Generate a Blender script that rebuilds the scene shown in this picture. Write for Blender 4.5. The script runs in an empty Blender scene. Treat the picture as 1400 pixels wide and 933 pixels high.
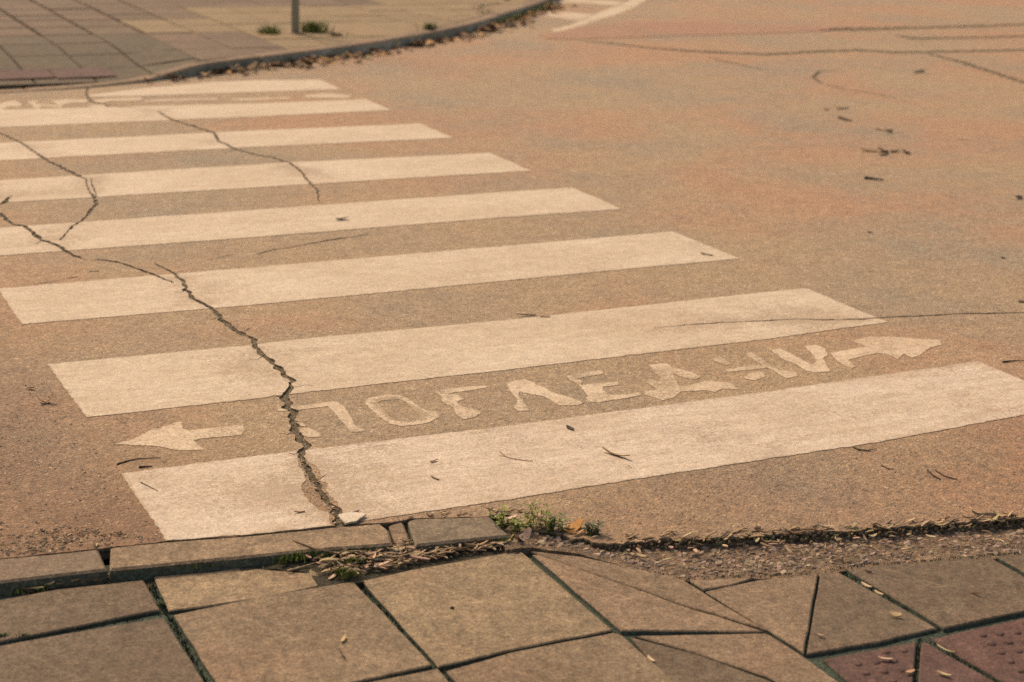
import bpy, bmesh, math, random
import numpy as np
from mathutils import Vector, Matrix, noise
from mathutils.geometry import delaunay_2d_cdt

random.seed(7)
SC = bpy.context.scene
COL = SC.collection

# ------------------------------------------------------------------ camera (metric fit of the 0.5 m stripes)
F_PX, PITCH, YAW, ROLL = 2268.56, 0.292991, -0.449194, 0.031682
CAM = Vector((-0.86067, -3.67204, 1.64881))
_fwd = Matrix.Rotation(YAW, 3, 'Z') @ Vector((0, math.cos(PITCH), -math.sin(PITCH)))
_rt0 = Matrix.Rotation(YAW, 3, 'Z') @ Vector((1, 0, 0))
_up0 = _rt0.cross(_fwd)
_rt = math.cos(ROLL) * _rt0 + math.sin(ROLL) * _up0
_up = -math.sin(ROLL) * _rt0 + math.cos(ROLL) * _up0
cd = bpy.data.cameras.new('camera'); cam = bpy.data.objects.new('camera', cd); COL.objects.link(cam)
M3 = Matrix((_rt, _up, -_fwd)).transposed()
cam.matrix_world = Matrix.Translation(CAM) @ M3.to_4x4()
cd.sensor_width = 36.0; cd.lens = F_PX / 1400 * 36.0
cd.clip_start = 0.05; cd.clip_end = 2000
cd.dof.use_dof = True; cd.dof.focus_distance = 4.6; cd.dof.aperture_fstop = 3.6
SC.camera = cam

# ------------------------------------------------------------------ world, sun, exposure
SUN_EL, SUN_AZ = math.radians(48), math.radians(-18)      # azimuth from +Y towards +X
wd = bpy.data.worlds.new('World'); SC.world = wd; wd.use_nodes = True
wn = wd.node_tree; bg = wn.nodes['Background']
sky = wn.nodes.new('ShaderNodeTexSky'); sky.sky_type = 'NISHITA'; sky.sun_disc = False
sky.sun_elevation = SUN_EL; sky.sun_rotation = SUN_AZ
sky.air_density = 1.0; sky.dust_density = 4.0; sky.ozone_density = 1.0
wn.links.new(sky.outputs[0], bg.inputs[0]); bg.inputs[1].default_value = 0.11
sd = bpy.data.lights.new('sun', 'SUN'); sun = bpy.data.objects.new('sun', sd); COL.objects.link(sun)
sd.energy = 1.5; sd.angle = math.radians(14); sd.color = (1.0, 0.93, 0.82)
sdir = Vector((math.sin(SUN_AZ) * math.cos(SUN_EL), math.cos(SUN_AZ) * math.cos(SUN_EL), math.sin(SUN_EL)))
sun.rotation_euler = sdir.to_track_quat('Z', 'Y').to_euler(); sun.location = sdir * 30
vs = SC.view_settings
vs.view_transform = 'Standard'; vs.look = 'None'; vs.gamma = 1.0; vs.use_curve_mapping = False
vs.exposure = 0.87
vs.use_white_balance = True; vs.white_balance_temperature = 8500; vs.white_balance_tint = 15
SC.render.engine = 'CYCLES'
SC.cycles.use_denoising = False
SC.cycles.use_adaptive_sampling = False
SC.cycles.max_bounces = 5


# ------------------------------------------------------------------ helpers
def W(u, v, z=0.0):
    """survey: where the sight line of a photograph point meets height z, in metres"""
    d = _rt * ((u - 700) / F_PX) + _up * (-(v - 466.5) / F_PX) + _fwd
    t = (z - CAM.z) / d.z
    return CAM + d * t

def P2(pts, z=0.0):
    out = []
    for p in pts:
        if len(p) == 3: out.append(Vector((p[1], p[2])))       # ('w', x, y): already metres
        else: out.append(W(p[0], p[1], z).to_2d())
    return out

def R(x0, y0, s, pts):
    return [(x0 + x / s, y0 + y / s) for x, y in pts]

def nz(x, y, s, seed=0.0):
    return noise.noise(Vector((x * s, y * s, seed)))

def link(name, me, mats, parent=None, loc=None):
    o = bpy.data.objects.new(name, me); COL.objects.link(o)
    for m in (mats if isinstance(mats, (list, tuple)) else [mats]):
        if m is not None and m.name not in [x.name for x in me.materials]: me.materials.append(m)
    if parent: o.parent = parent
    if loc is not None: o.location = loc
    return o

def mesh(name, vs_, fs, mats, parent=None, smooth=False, loc=None):
    me = bpy.data.meshes.new(name); me.from_pydata([tuple(v) for v in vs_], [], fs); me.validate(); me.update()
    if smooth: me.polygons.foreach_set('use_smooth', [True] * len(me.polygons))
    return link(name, me, mats, parent, loc)

def tag(o, label=None, cat=None, group=None, kind=None):
    if label: o['label'] = label
    if cat: o['category'] = cat
    if group: o['group'] = group
    if kind: o['kind'] = kind
    return o

def empty(name, loc=(0, 0, 0)):
    o = bpy.data.objects.new(name, None); COL.objects.link(o); o.location = loc
    o.empty_display_size = 0.05
    return o

def densify(poly, step, jit=0.0, seed=0.0, fs=30.0, closed=True):
    """subdivide a 2D outline and fray it a little"""
    out = []
    n = len(poly)
    for i in range(n if closed else n - 1):
        a, b = poly[i], poly[(i + 1) % n]
        L = (b - a).length; k = max(1, int(L / step))
        d = (b - a) / max(L, 1e-6); nn = Vector((-d.y, d.x))
        for j in range(k):
            p = a.lerp(b, j / k)
            q = jit * (nz(p.x, p.y, fs, seed) + 0.6 * nz(p.x, p.y, fs * 3.1, seed + 5))
            out.append(p + nn * q)
    if not closed: out.append(poly[-1])
    return out

def cut_sheet(outlines, holes, eps=1e-6, extra=()):
    """triangulate outlines minus holes; returns verts2d, faces, rim edges (directed as in the kept face)"""
    vv, ff = [], []
    for pl in list(outlines) + list(holes):
        pl = [Vector((p[0], p[1])) for p in pl]
        if sum(pl[i - 1].cross(pl[i]) for i in range(len(pl))) < 0: pl = pl[::-1]
        b = len(vv); vv += pl; ff.append(list(range(b, b + len(pl))))
    no = len(outlines); vv += [Vector((p[0], p[1])) for p in extra]
    v, e, f, ov, oe, of = delaunay_2d_cdt(vv, [], ff, 1, eps)
    keep = [list(t) for t, o in zip(f, of) if any(i < no for i in o) and not any(i >= no for i in o)]
    for t in keep:
        a, b, c = v[t[0]], v[t[1]], v[t[2]]
        if (b - a).cross(c - a) < 0: t.reverse()
    cnt = {}
    for t in keep:
        for i in range(3):
            cnt[(t[i], t[(i + 1) % 3])] = 1
    rim = [e_ for e_ in cnt if (e_[1], e_[0]) not in cnt]
    return v, keep, rim

def inset(poly, d):
    n = len(poly); out = []
    for i in range(n):
        a, b, c = poly[i - 1], poly[i], poly[(i + 1) % n]
        e1 = (b - a); e2 = (c - b)
        if e1.length < 1e-6 or e2.length < 1e-6: out.append(b.copy()); continue
        e1.normalize(); e2.normalize()
        n1 = Vector((-e1.y, e1.x)); n2 = Vector((-e2.y, e2.x)); m = n1 + n2
        if m.length < 1e-4: out.append(b + n1 * d); continue
        m.normalize(); out.append(b + m * min(d / max(m.dot(n1), 0.35), 3 * d))
    return out

def area2(p): return sum(p[i - 1].cross(p[i]) for i in range(len(p))) / 2

def inside(poly, p):
    c = False; n = len(poly)
    for i in range(n):
        a, b = poly[i], poly[i - 1]
        if (a.y > p.y) != (b.y > p.y) and p.x < (b.x - a.x) * (p.y - a.y) / (b.y - a.y) + a.x: c = not c
    return c

def sheet_object(name, outlines, holes, z, depth, mats, parent=None, zfun=None, wallmat=0, filt=None, edge=0.0):
    extra = []
    if edge:                                    # an inner row of points, so wear can start from the painted edge
        for pl in outlines:
            q = list(pl) if sum(pl[i - 1].cross(pl[i]) for i in range(len(pl))) > 0 else list(pl)[::-1]
            A = np.array([(p.x, p.y) for p in q])
            hp = [np.array([(p[0], p[1]) for p in h]) for h in holes if len(h) > 4]
            for dd in (edge, edge * 2.2):
                for p in inset(q, dd)[::(1 if dd == edge else 2)]:
                    if not inside(q, p): continue
                    if ((A - np.array((p.x, p.y))) ** 2).sum(1).min() < (dd * 0.75) ** 2: continue
                    if any(((h - np.array((p.x, p.y))) ** 2).sum(1).min() < (dd * 0.5) ** 2 for h in hp): continue
                    extra.append(p)
    v, f, rim = cut_sheet(outlines, holes, extra=extra)
    rimv = {a for e_ in rim for a in e_}
    zf = zfun or (lambda x, y: z)
    V = [(p.x, p.y, zf(p.x, p.y)) for p in v]; n = len(V)
    Fs = [list(t) for t in f]; nt = len(Fs)
    if filt: rim = [(a, b) for a, b in rim if filt(v[a], v[b])]
    low = {}
    for a, b in rim:
        for q in (a, b):
            if q not in low:
                low[q] = len(V); V.append((V[q][0], V[q][1], V[q][2] - depth))
        Fs.append([b, a, low[a], low[b]])
    o = mesh(name, V, Fs, mats, parent)
    if edge and len(o.data.vertices) == len(V):
        at = o.data.attributes.new('inner', 'FLOAT', 'POINT')
        at.data.foreach_set('value', [0.0 if (i in rimv or i >= n) else 1.0 for i in range(len(V))])
    if wallmat:
        for p in o.data.polygons:
            if p.index >= nt: p.material_index = wallmat
    return o

def ribbon_quads(pts, widths, step=0.012, jit=0.006, seed=0.0, wn_=0.5):
    """a crack: ragged chain of small quads along a centre line (metres)"""
    P_, Wd = [], []
    for i in range(len(pts) - 1):
        a, b = pts[i], pts[i + 1]; k = max(1, int((b - a).length / step))
        for j in range(k):
            t = j / k; P_.append(a.lerp(b, t)); Wd.append(widths[i] * (1 - t) + widths[i + 1] * t)
    P_.append(pts[-1]); Wd.append(widths[-1])
    n = len(P_); L, Rr = [], []
    for i in range(n):
        d = (P_[min(i + 1, n - 1)] - P_[max(i - 1, 0)]); d.normalize(); nn = Vector((-d.y, d.x))
        c = P_[i] + nn * jit * (nz(P_[i].x, P_[i].y, 22, seed) + 0.5 * nz(P_[i].x, P_[i].y, 60, seed + 2))
        w = Wd[i] * 0.5
        wl = w * max(0.12, 1 + wn_ * (1.8 * nz(P_[i].x, P_[i].y, 24, seed + 9) + 0.6 * nz(P_[i].x, P_[i].y, 95, seed + 29)))
        wr = w * max(0.12, 1 + wn_ * (1.8 * nz(P_[i].x, P_[i].y, 24, seed + 19) + 0.6 * nz(P_[i].x, P_[i].y, 95, seed + 39)))
        L.append(c + nn * wl); Rr.append(c - nn * wr)
    out = []
    for i in range(n - 1):
        q = [L[i], Rr[i], Rr[i + 1], L[i + 1]]
        c = sum(q, Vector((0, 0))) / 4
        q.sort(key=lambda p: math.atan2(p.y - c.y, p.x - c.x))        # never a bow-tie
        ar = sum(q[k - 1].cross(q[k]) for k in range(4)) / 2
        if ar > 1e-8: out.append(q)
    return out


# ------------------------------------------------------------------ materials
class NT:
    def __init__(self, name):
        self.m = bpy.data.materials.new(name); self.m.use_nodes = True
        self.t = self.m.node_tree; self.b = self.t.nodes['Principled BSDF']
        self.b.inputs['Specular IOR Level'].default_value = 0.25
        self.tc = self.n('ShaderNodeTexCoord')
    def n(self, typ, **kw):
        nd = self.t.nodes.new(typ)
        for k, v in kw.items(): setattr(nd, k, v)
        return nd
    def l(self, a, b): self.t.links.new(a, b)
    def co(self, scale=None, rot=0.0):
        if scale is None and not rot: return self.tc.outputs['Object']
        mp = self.n('ShaderNodeMapping'); self.l(self.tc.outputs['Object'], mp.inputs[0])
        if scale is not None: mp.inputs['Scale'].default_value = scale
        mp.inputs['Rotation'].default_value = (0, 0, rot)
        return mp.outputs[0]
    def noise(self, s, d=4, r=0.55, co=None, out=0, dist=0.0):
        x = self.n('ShaderNodeTexNoise'); self.l(co or self.co(), x.inputs['Vector'])
        x.inputs['Scale'].default_value = s; x.inputs['Detail'].default_value = d
        x.inputs['Roughness'].default_value = r; x.inputs['Distortion'].default_value = dist
        return x.outputs[out]
    def voro(self, s, out='Distance', co=None, feature='F1'):
        x = self.n('ShaderNodeTexVoronoi', feature=feature); self.l(co or self.co(), x.inputs['Vector'])
        x.inputs['Scale'].default_value = s
        return x.outputs[out]
    def ramp(self, src, stops):
        x = self.n('ShaderNodeValToRGB'); self.l(src, x.inputs[0]); cr = x.color_ramp
        while len(cr.elements) < len(stops): cr.elements.new(0.5)
        for e, (p, c) in zip(cr.elements, stops):
            e.position = p; e.color = (c, c, c, 1) if isinstance(c, (int, float)) else (*c, 1)
        return x.outputs[0]
    def mix(self, fac, a, b, mode='MIX'):
        x = self.n('ShaderNodeMix', data_type='RGBA', blend_type=mode)
        for s, q in ((x.inputs[0], fac), (x.inputs[6], a), (x.inputs[7], b)):
            if isinstance(q, (int, float)): s.default_value = q if s == x.inputs[0] else (q, q, q, 1)
            elif isinstance(q, tuple): s.default_value = (*q, 1)
            else: self.l(q, s)
        return x.outputs[2]
    def math(self, op, a, b=None):
        x = self.n('ShaderNodeMath', operation=op)
        for s, q in zip(x.inputs, (a, b)):
            if q is None: continue
            if isinstance(q, (int, float)): s.default_value = q
            else: self.l(q, s)
        return x.outputs[0]
    def sep(self, co=None):
        x = self.n('ShaderNodeSeparateXYZ'); self.l(co or self.co(), x.inputs[0]); return x.outputs
    def r1(self, col):
        x = self.n('ShaderNodeSeparateColor'); self.l(col, x.inputs[0]); return x.outputs[0]
    def done(self, col, rough=0.9, height=None, dist=0.002, strength=1.0):
        if isinstance(col, tuple): self.b.inputs['Base Color'].default_value = (*col, 1)
        else: self.l(col, self.b.inputs['Base Color'])
        if isinstance(rough, (int, float)): self.b.inputs['Roughness'].default_value = rough
        else: self.l(rough, self.b.inputs['Roughness'])
        if height is not None:
            bp = self.n('ShaderNodeBump'); bp.inputs['Strength'].default_value = strength
            bp.inputs['Distance'].default_value = dist
            self.l(height, bp.inputs['Height']); self.l(bp.outputs[0], self.b.inputs['Normal'])
        return self.m

def grain(k, c, amt=0.22, scales=(250, 105, 42, 17)):
    """multi-scale speckle of sand and stone grains, multiplied on a colour"""
    for i, s in enumerate(scales):
        g = k.noise(s, 2, 0.6)
        a = amt * (1.25, 1.0, 0.7, 0.45)[i]
        c = k.mix(1.0, c, k.ramp(g, [(0.33, 1 - a), (0.5, 1.0), (0.67, 1 + a)]), 'MULTIPLY')
    return c

def asphalt_colour(k, base=(0.262, 0.184, 0.113), red=(0.282, 0.166, 0.100), grey=(0.212, 0.166, 0.115)):
    n1 = k.noise(0.55, 5, 0.6, dist=0.6)
    xb = k.math('MINIMUM', k.math('MAXIMUM', k.math('MULTIPLY', k.math('SUBTRACT', k.sep()[0], 2.6), 0.04), 0.0), 0.07)
    c = k.mix(k.ramp(k.math('ADD', n1, xb), [(0.46, 0), (0.64, 1)]), base, red)
    n2 = k.noise(0.8, 5, 0.62, co=k.co((1, 1, 1), 0.7))
    c = k.mix(k.ramp(n2, [(0.45, 0), (0.68, 1)]), c, grey)
    n3 = k.noise(7, 5, 0.65)
    c = k.mix(1.0, c, k.ramp(n3, [(0.25, 0.86), (0.5, 1.0), (0.78, 1.10)]), 'MULTIPLY')
    return c

def mat_asphalt(name='asphalt', coarse=1.0, **kw):
    k = NT(name)
    c = asphalt_colour(k, **kw)
    # stones in the mix: some pale, some dark
    cell = k.r1(k.voro(150, 'Color'))
    c = k.mix(1.0, c, k.ramp(cell, [(0.0, 0.74), (0.12, 0.92), (0.6, 1.0), (0.9, 1.08), (1.0, 1.3)]), 'MULTIPLY')
    cell2 = k.r1(k.voro(62, 'Color')); d2 = k.voro(62, 'Distance')
    pale = k.math('MULTIPLY', k.ramp(cell2, [(0.83, 0), (0.89, 1)]), k.ramp(d2, [(0.22, 1), (0.42, 0)]))
    c = k.mix(k.math('MULTIPLY', pale, 0.6 * coarse), c, (0.42, 0.33, 0.24))
    dark = k.math('MULTIPLY', k.ramp(cell2, [(0.08, 1), (0.13, 0)]), k.ramp(d2, [(0.2, 1), (0.45, 0)]))
    c = k.mix(k.math('MULTIPLY', dark, 0.6 * coarse), c, (0.07, 0.055, 0.04))
    # rougher, stonier wear and dirt in the gutter, darkened partly to imitate corner falloff
    x, y, z = k.sep()
    gut = k.ramp(k.math('ADD', y, k.math('MULTIPLY', k.noise(1.6, 4), 1.1)), [(0.35, 1), (1.1, 0)])
    rough_z = k.math('MULTIPLY', gut, k.ramp(k.noise(26, 4, 0.7), [(0.5, 0), (0.66, 1)]))
    c = k.mix(k.math('MULTIPLY', rough_z, 0.5), c, (0.12, 0.095, 0.07))
    c = k.mix(k.math('MULTIPLY', gut, 0.55), c, k.mix(1.0, c, (0.76, 0.63, 0.60), 'MULTIPLY'))
    left_falloff = k.ramp(k.math('ADD', k.math('ADD', x, k.math('MULTIPLY', y, 0.22)), k.math('MULTIPLY', k.noise(1.1, 4), 0.7)), [(0.2, 1), (0.95, 0)])  # left side: lens corner darkening painted into the asphalt, with a redder tone
    c = k.mix(left_falloff, c, k.mix(1.0, c, (0.76, 0.65, 0.62), 'MULTIPLY'))
    c = grain(k, c, 0.20)
    h = k.math('ADD', k.math('MULTIPLY', k.voro(150, 'Distance'), -0.8), k.math('MULTIPLY', k.noise(60, 5, 0.7), 1.2))
    h = k.math('ADD', h, k.math('MULTIPLY', k.noise(9, 3), 1.4))
    return k.done(c, 0.92, h, 0.004, 0.7)

def mat_paint(name, base=(0.422, 0.346, 0.257), wear=0.6, wear_lo=0.56, dirt=0.5, fine=0.0, edged=True, rim_wear=0.16):
    k = NT(name)
    asp = k.mix(1.0, asphalt_colour(k), (0.95, 0.95, 0.95), 'MULTIPLY')
    n = k.noise(1.7, 6, 0.65, co=k.co((1, 2.0, 1)))
    c = k.mix(k.ramp(n, [(0.3, 0), (0.7, 1)]), tuple(q * 1.06 for q in base), tuple(q * s for q, s in zip(base, (0.86, 0.80, 0.74))))
    # dirt dragged along by tyres and shoes
    dn = k.noise(9, 7, 0.72, co=k.co((0.55, 2.4, 1)))
    c = k.mix(k.math('MULTIPLY', k.ramp(dn, [(0.46, 0), (0.70, 1)]), dirt), c, (0.30, 0.215, 0.145))
    # paint thinned over the stones, heavier in worn areas
    area = k.ramp(k.noise(3.2, 5, 0.65), [(0.42, 0.0), (0.68, 1.0)])
    spots = k.math('ADD', k.math('MULTIPLY', k.noise(150, 3, 0.7), 0.5), k.math('MULTIPLY', k.noise(62, 4, 0.7), 0.5))
    ea = k.n('ShaderNodeAttribute', attribute_name='inner')
    rimw = k.math('SUBTRACT', 1.0, ea.outputs['Fac']) if edged else 0.0
    lo = k.math('SUBTRACT', wear_lo + 0.09, k.math('MULTIPLY', area, 0.17))
    lo = k.math('SUBTRACT', lo, k.math('MULTIPLY', rimw, rim_wear))
    w = k.math('MULTIPLY', k.math('SUBTRACT', spots, lo), 14.0)
    x = k.n('ShaderNodeClamp'); k.l(w, x.inputs[0])
    c = k.mix(k.math('MULTIPLY', x.outputs[0], wear), c, asp)
    # flaked blotches
    bl = k.ramp(k.noise(34, 6, 0.75, dist=0.6), [(0.625 - fine, 0), (0.67 - fine, 1)])
    c = k.mix(k.math('MULTIPLY', bl, wear), c, asp)
    c = grain(k, c, 0.12)
    h = k.math('ADD', k.math('MULTIPLY', k.voro(150, 'Distance'), -0.5), k.math('MULTIPLY', k.noise(60, 5, 0.7), 0.9))
    return k.done(c, 0.8, h, 0.003, 0.6)

def mat_slab(name, base, dark=0.75, spread=0.10, speck=0.2, bump=0.5):
    k = NT(name)
    oi = k.n('ShaderNodeObjectInfo')
    off = k.n('ShaderNodeVectorMath', operation='ADD')
    sc_ = k.n('ShaderNodeVectorMath', operation='SCALE'); sc_.inputs[0].default_value = (13, 7, 3)
    k.l(oi.outputs['Random'], sc_.inputs['Scale']); k.l(k.co(), off.inputs[0]); k.l(sc_.outputs[0], off.inputs[1])
    co = off.outputs[0]
    n1 = k.noise(3.5, 6, 0.65, co=co)
    c = k.mix(k.ramp(n1, [(0.3, 0), (0.72, 1)]), tuple(q * 1.07 for q in base), tuple(q * dark for q in base))
    n2 = k.noise(22, 5, 0.7, co=co)
    c = k.mix(1.0, c, k.ramp(n2, [(0.30, 0.78), (0.5, 1.0), (0.70, 1.14)]), 'MULTIPLY')
    pk = k.noise(2.3, 4, 0.6, co=co, dist=0.8)
    c = k.mix(k.math('MULTIPLY', k.ramp(pk, [(0.48, 0), (0.7, 1)]), 0.6), c, tuple(q * f for q, f in zip(base, (1.0, 0.86, 0.86))))
    st = k.noise(5, 6, 0.7, co=co, dist=1.0)
    c = k.mix(k.math('MULTIPLY', k.ramp(st, [(0.55, 0), (0.70, 1)]), 0.5), c, tuple(q * 0.55 for q in base))
    v = k.ramp(oi.outputs['Random'], [(0, 1 - spread), (1, 1 + spread)])
    c = k.mix(1.0, c, v, 'MULTIPLY')
    cell = k.r1(k.voro(210, 'Color'))
    c = k.mix(1.0, c, k.ramp(cell, [(0, 1 - speck * 1.3), (0.15, 1 - speck * .3), (0.85, 1 + speck * .3), (1, 1 + speck * 1.5)]), 'MULTIPLY')
    c = grain(k, c, speck)
    h = k.math('ADD', k.noise(150, 4, 0.7), k.math('MULTIPLY', k.noise(24, 5, 0.7), 1.5))
    return k.done(c, 0.9, h, 0.003, bump)

def mat_noise(name, a, b, s=20, rough=0.9, bump=0.6, dist=0.004, gr=0.3):
    k = NT(name)
    c = k.mix(k.ramp(k.noise(s, 5, 0.7), [(0.3, 0), (0.7, 1)]), a, b)
    c = grain(k, c, gr)
    return k.done(c, rough, k.noise(s * 5, 5, 0.7), dist, bump)

def mat_vcol(name, rough=0.85, trans=0.0):
    k = NT(name)
    at = k.n('ShaderNodeVertexColor', layer_name='tint')
    c = k.mix(1.0, at.outputs[0], k.ramp(k.noise(160, 3, 0.6), [(0.25, 0.75), (0.75, 1.2)]), 'MULTIPLY')
    m = k.done(c, rough)
    if trans:
        k.b.inputs['Subsurface Weight'].default_value = 0.0
    return m

ASPHALT = mat_asphalt()
ASPHALT_RED = mat_asphalt('asphalt_reddish', 0.6, base=(0.265, 0.155, 0.10), red=(0.27, 0.145, 0.095), grey=(0.235, 0.15, 0.10))
CRACK_WALL = mat_noise('crack_wall', (0.14, 0.105, 0.065), (0.21, 0.155, 0.10), 40)
CRACK_SOIL = mat_noise('crack_soil', (0.10, 0.082, 0.048), (0.20, 0.152, 0.095), 45, dist=0.012, bump=1.0)
PAINT = mat_paint('crossing_paint')
PAINT_FAR = mat_paint('far_paint', base=(0.41, 0.33, 0.235), wear=0.8, wear_lo=0.53, edged=False)
PAINT_NEAR = mat_paint('crossing_paint_dusty', base=(0.442, 0.365, 0.283), wear=0.62, wear_lo=0.51, dirt=0.75)
PAINT_LETTER = mat_paint('stencil_paint', base=(0.445, 0.355, 0.252), wear=0.85, wear_lo=0.472, dirt=0.3, fine=0.05, rim_wear=0.17)
SOIL = mat_noise('joint_soil', (0.040, 0.064, 0.047), (0.066, 0.080, 0.054), 30, dist=0.01, bump=1.0)
GROUND = mat_noise('bare_ground', (0.12, 0.09, 0.06), (0.18, 0.14, 0.09), 2)
KERB_M = mat_slab('kerb_concrete', (0.195, 0.136, 0.084), 0.8, 0.12, 0.22)
KERB_GREY = mat_slab('kerb_concrete_grey', (0.142, 0.108, 0.072), 0.85, 0.05, 0.2)
KERB_FAR = mat_slab('kerb_concrete_old', (0.190, 0.132, 0.084), 0.75, 0.12, 0.22)
KERB_FACE = mat_slab('kerb_face_mossy', (0.27, 0.28, 0.22), 0.5, 0.25, 0.25)
SLAB = mat_slab('paving_concrete', (0.178, 0.127, 0.079), 0.70, 0.07)
SLAB_LT = mat_slab('paving_concrete_pale', (0.222, 0.160, 0.097), 0.74, 0.05)
SLAB_DK = mat_slab('paving_concrete_darkened', (0.120, 0.086, 0.056), 0.76, 0.07)  # slab colour darkened to imitate lens falloff towards the frame corners
SLAB_PK = mat_slab('paving_concrete_pink', (0.178, 0.123, 0.078), 0.8, 0.06)
SLAB_SIDE = mat_slab('slab_side_grimy', (0.075, 0.085, 0.062), 0.7, 0.1, 0.25)
TACT = mat_slab('tactile_red_concrete', (0.094, 0.053, 0.042), 0.75, 0.08)
ROUGH = mat_noise('rough_concrete', (0.205, 0.135, 0.083), (0.125, 0.086, 0.054), 9, dist=0.02, bump=1.0, gr=0.35)
F_BROWN = mat_slab('far_paving_brown', (0.130, 0.089, 0.057), 0.8, 0.10)
F_GREY = mat_slab('far_paving_grey', (0.092, 0.070, 0.043), 0.85, 0.05)  # grey slabs, with lens corner darkening added into their colour
F_YEL = mat_slab('far_paving_yellow', (0.200, 0.143, 0.079), 0.85, 0.08)
VCOL = mat_vcol('dry_plant_matter')
VLEAF = mat_vcol('green_leaf', 0.6)
VSTONE = mat_vcol('stone_chip', 0.9)
k_ = NT('galvanised_steel')
STEEL = k_.done(k_.mix(k_.ramp(k_.noise(30, 4, 0.6, co=k_.co((1, 1, 0.15))), [(0.3, 0), (0.7, 1)]), (0.27, 0.30, 0.27), (0.36, 0.38, 0.34)), 0.55, k_.noise(90, 3), 0.001, 0.3)
k_.b.inputs['Metallic'].default_value = 0.0


# ------------------------------------------------------------------ cracks (metres on the road surface)
def crack(px, wmm, seed, jit=0.005, wn_=0.65, step=0.011):
    pts = P2(px)
    if isinstance(wmm, (int, float)): wmm = [wmm] * len(pts)
    if len(wmm) != len(pts):
        wmm = list(np.interp(np.linspace(0, 1, len(pts)), np.linspace(0, 1, len(wmm)), wmm))
    return ribbon_quads(pts, [w * 1.3 / 1000 for w in wmm], step, jit, seed, wn_)

CRACKS = []
CRACKS += crack([(463, 722), (460, 708), (458, 696), (445, 682), (436, 668), (428, 656), (420, 641), (414, 629), (413, 619), (418, 609),
                 (410, 601), (401, 584), (401, 569), (395, 557), (388, 544), (395, 534), (401, 522), (388, 511), (375, 499), (360, 487),
                 (350, 476), (347, 464), (327, 455), (310, 444), (300, 433), (290, 422), (265, 410), (255, 398), (250, 385), (232, 370), (210, 360)],
                [20, 18, 13, 13, 15, 14, 16, 17, 16, 16, 19, 20, 22, 20, 17, 16, 16, 17, 17, 17, 15, 16, 17, 16, 14, 14, 12, 16, 13, 10, 5], 1.0)
CRACKS += crack([(237, 387), (212, 377), (192, 369), (165, 360), (150, 357), (132, 355)], [9, 10, 10, 11, 13, 6], 2.0)
CRACKS += crack([(112, 354), (98, 348), (85, 340), (75, 335), (57, 329), (48, 322), (41, 317), (35, 310), (17, 307), (8, 299), (0, 292), (-60, 270)],
                [9, 13, 15, 13, 15, 17, 17, 15, 13, 13, 14, 12], 3.0)
CRACKS += crack([(112, 354), (121, 356), (133, 355)], [6, 4, 6], 2.5)
CRACKS += crack([(-3, 281), (6, 278), (11, 272), (17, 268)], [14, 15, 10, 5], 3.5)
CRACKS += crack([(-40, 168), (0, 182), (30, 196), (45, 207), (65, 220), (92, 233), (107, 241), (117, 245)], [10, 12, 12, 9, 12, 20, 15, 6], 4.0)
CRACKS += crack([(117, 245), (119, 255), (123, 264), (130, 271), (131, 281), (115, 299), (95, 314), (82, 329)], [5, 5, 6, 14, 16, 9, 7, 5], 5.0)
CRACKS += crack([(125, 244), (127, 256), (131, 266), (130, 272)], [4, 5, 5, 5], 5.5)
CRACKS += crack([(215, 152), (232, 163), (262, 172), (292, 182), (300, 194), (322, 204), (350, 212), (375, 216), (397, 224), (411, 234), (419, 246), (434, 260), (436, 277)],
                [5, 17, 18, 17, 12, 13, 13, 14, 13, 12, 10, 9, 3], 6.0)
CRACKS += crack([(120, 121), (118, 131), (125, 139), (150, 145), (187, 148)], [9, 12, 14, 18, 8], 7.0)
CRACKS += crack([(895, 449), (930, 446), (965, 443), (1047, 439), (1090, 437), (1130, 438), (1180, 437), (1214, 434), (1260, 432), (1320, 429), (1400, 428), (1520, 424)],
                [3, 5, 7, 7, 7, 7, 9, 9, 10, 10, 10, 10], 8.0, jit=0.004)
CRACKS += crack([(790, 56), (830, 59), (880, 65), (925, 69), (980, 72), (1050, 75), (1120, 71), (1180, 69), (1225, 72), (1300, 71), (1400, 69), (1560, 66)],
                [20, 45, 70, 80, 90, 95, 80, 95, 110, 85, 85, 80], 9.0, jit=0.02, step=0.03)
CRACKS += crack([(1270, 74), (1310, 84), (1350, 97), (1400, 113), (1470, 135)], [35, 60, 62, 60, 50], 10.0, jit=0.01, step=0.03)
CRACKS += crack([(1120, 42), (1165, 41), (1200, 40), (1280, 38), (1340, 36), (1400, 34), (1520, 30)], [20, 190, 170, 120, 130, 120, 100], 11.0, jit=0.02, step=0.03)
CRACKS += crack([(1225, 49), (1250, 53), (1320, 52), (1400, 50), (1500, 48)], [25, 110, 80, 85, 80], 12.0, jit=0.02, step=0.03)
CRACKS += crack([(965, 78), (1000, 86), (1050, 97)], [10, 28, 10], 13.0, step=0.03)
CRACKS += crack([(1146, 97), (1120, 98), (1112, 107), (1125, 115), (1160, 123), (1200, 129), (1240, 138)], [7, 22, 24, 20, 15, 11, 4], 14.0, jit=0.012, step=0.03)
CRACKS += crack([(950, 105), (975, 103), (990, 100)], [3, 7, 3], 15.0, step=0.03)
CRACKS += crack([(283, 356), (320, 348)], [3, 5], 16.0)
CRACKS += crack([(352, 347), (378, 341), (395, 339), (420, 334), (460, 327), (505, 321)], [6, 8, 6, 10, 11, 3], 17.0, jit=0.003)
CRACKS += crack([(46, 389), (60, 387), (78, 384)], [3, 6, 4], 18.0)
CRACKS += crack([(92, 381), (108, 379)], [6, 5], 18.5)
CRACKS += crack([(122, 372), (136, 371)], [8, 7], 18.7)
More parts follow.
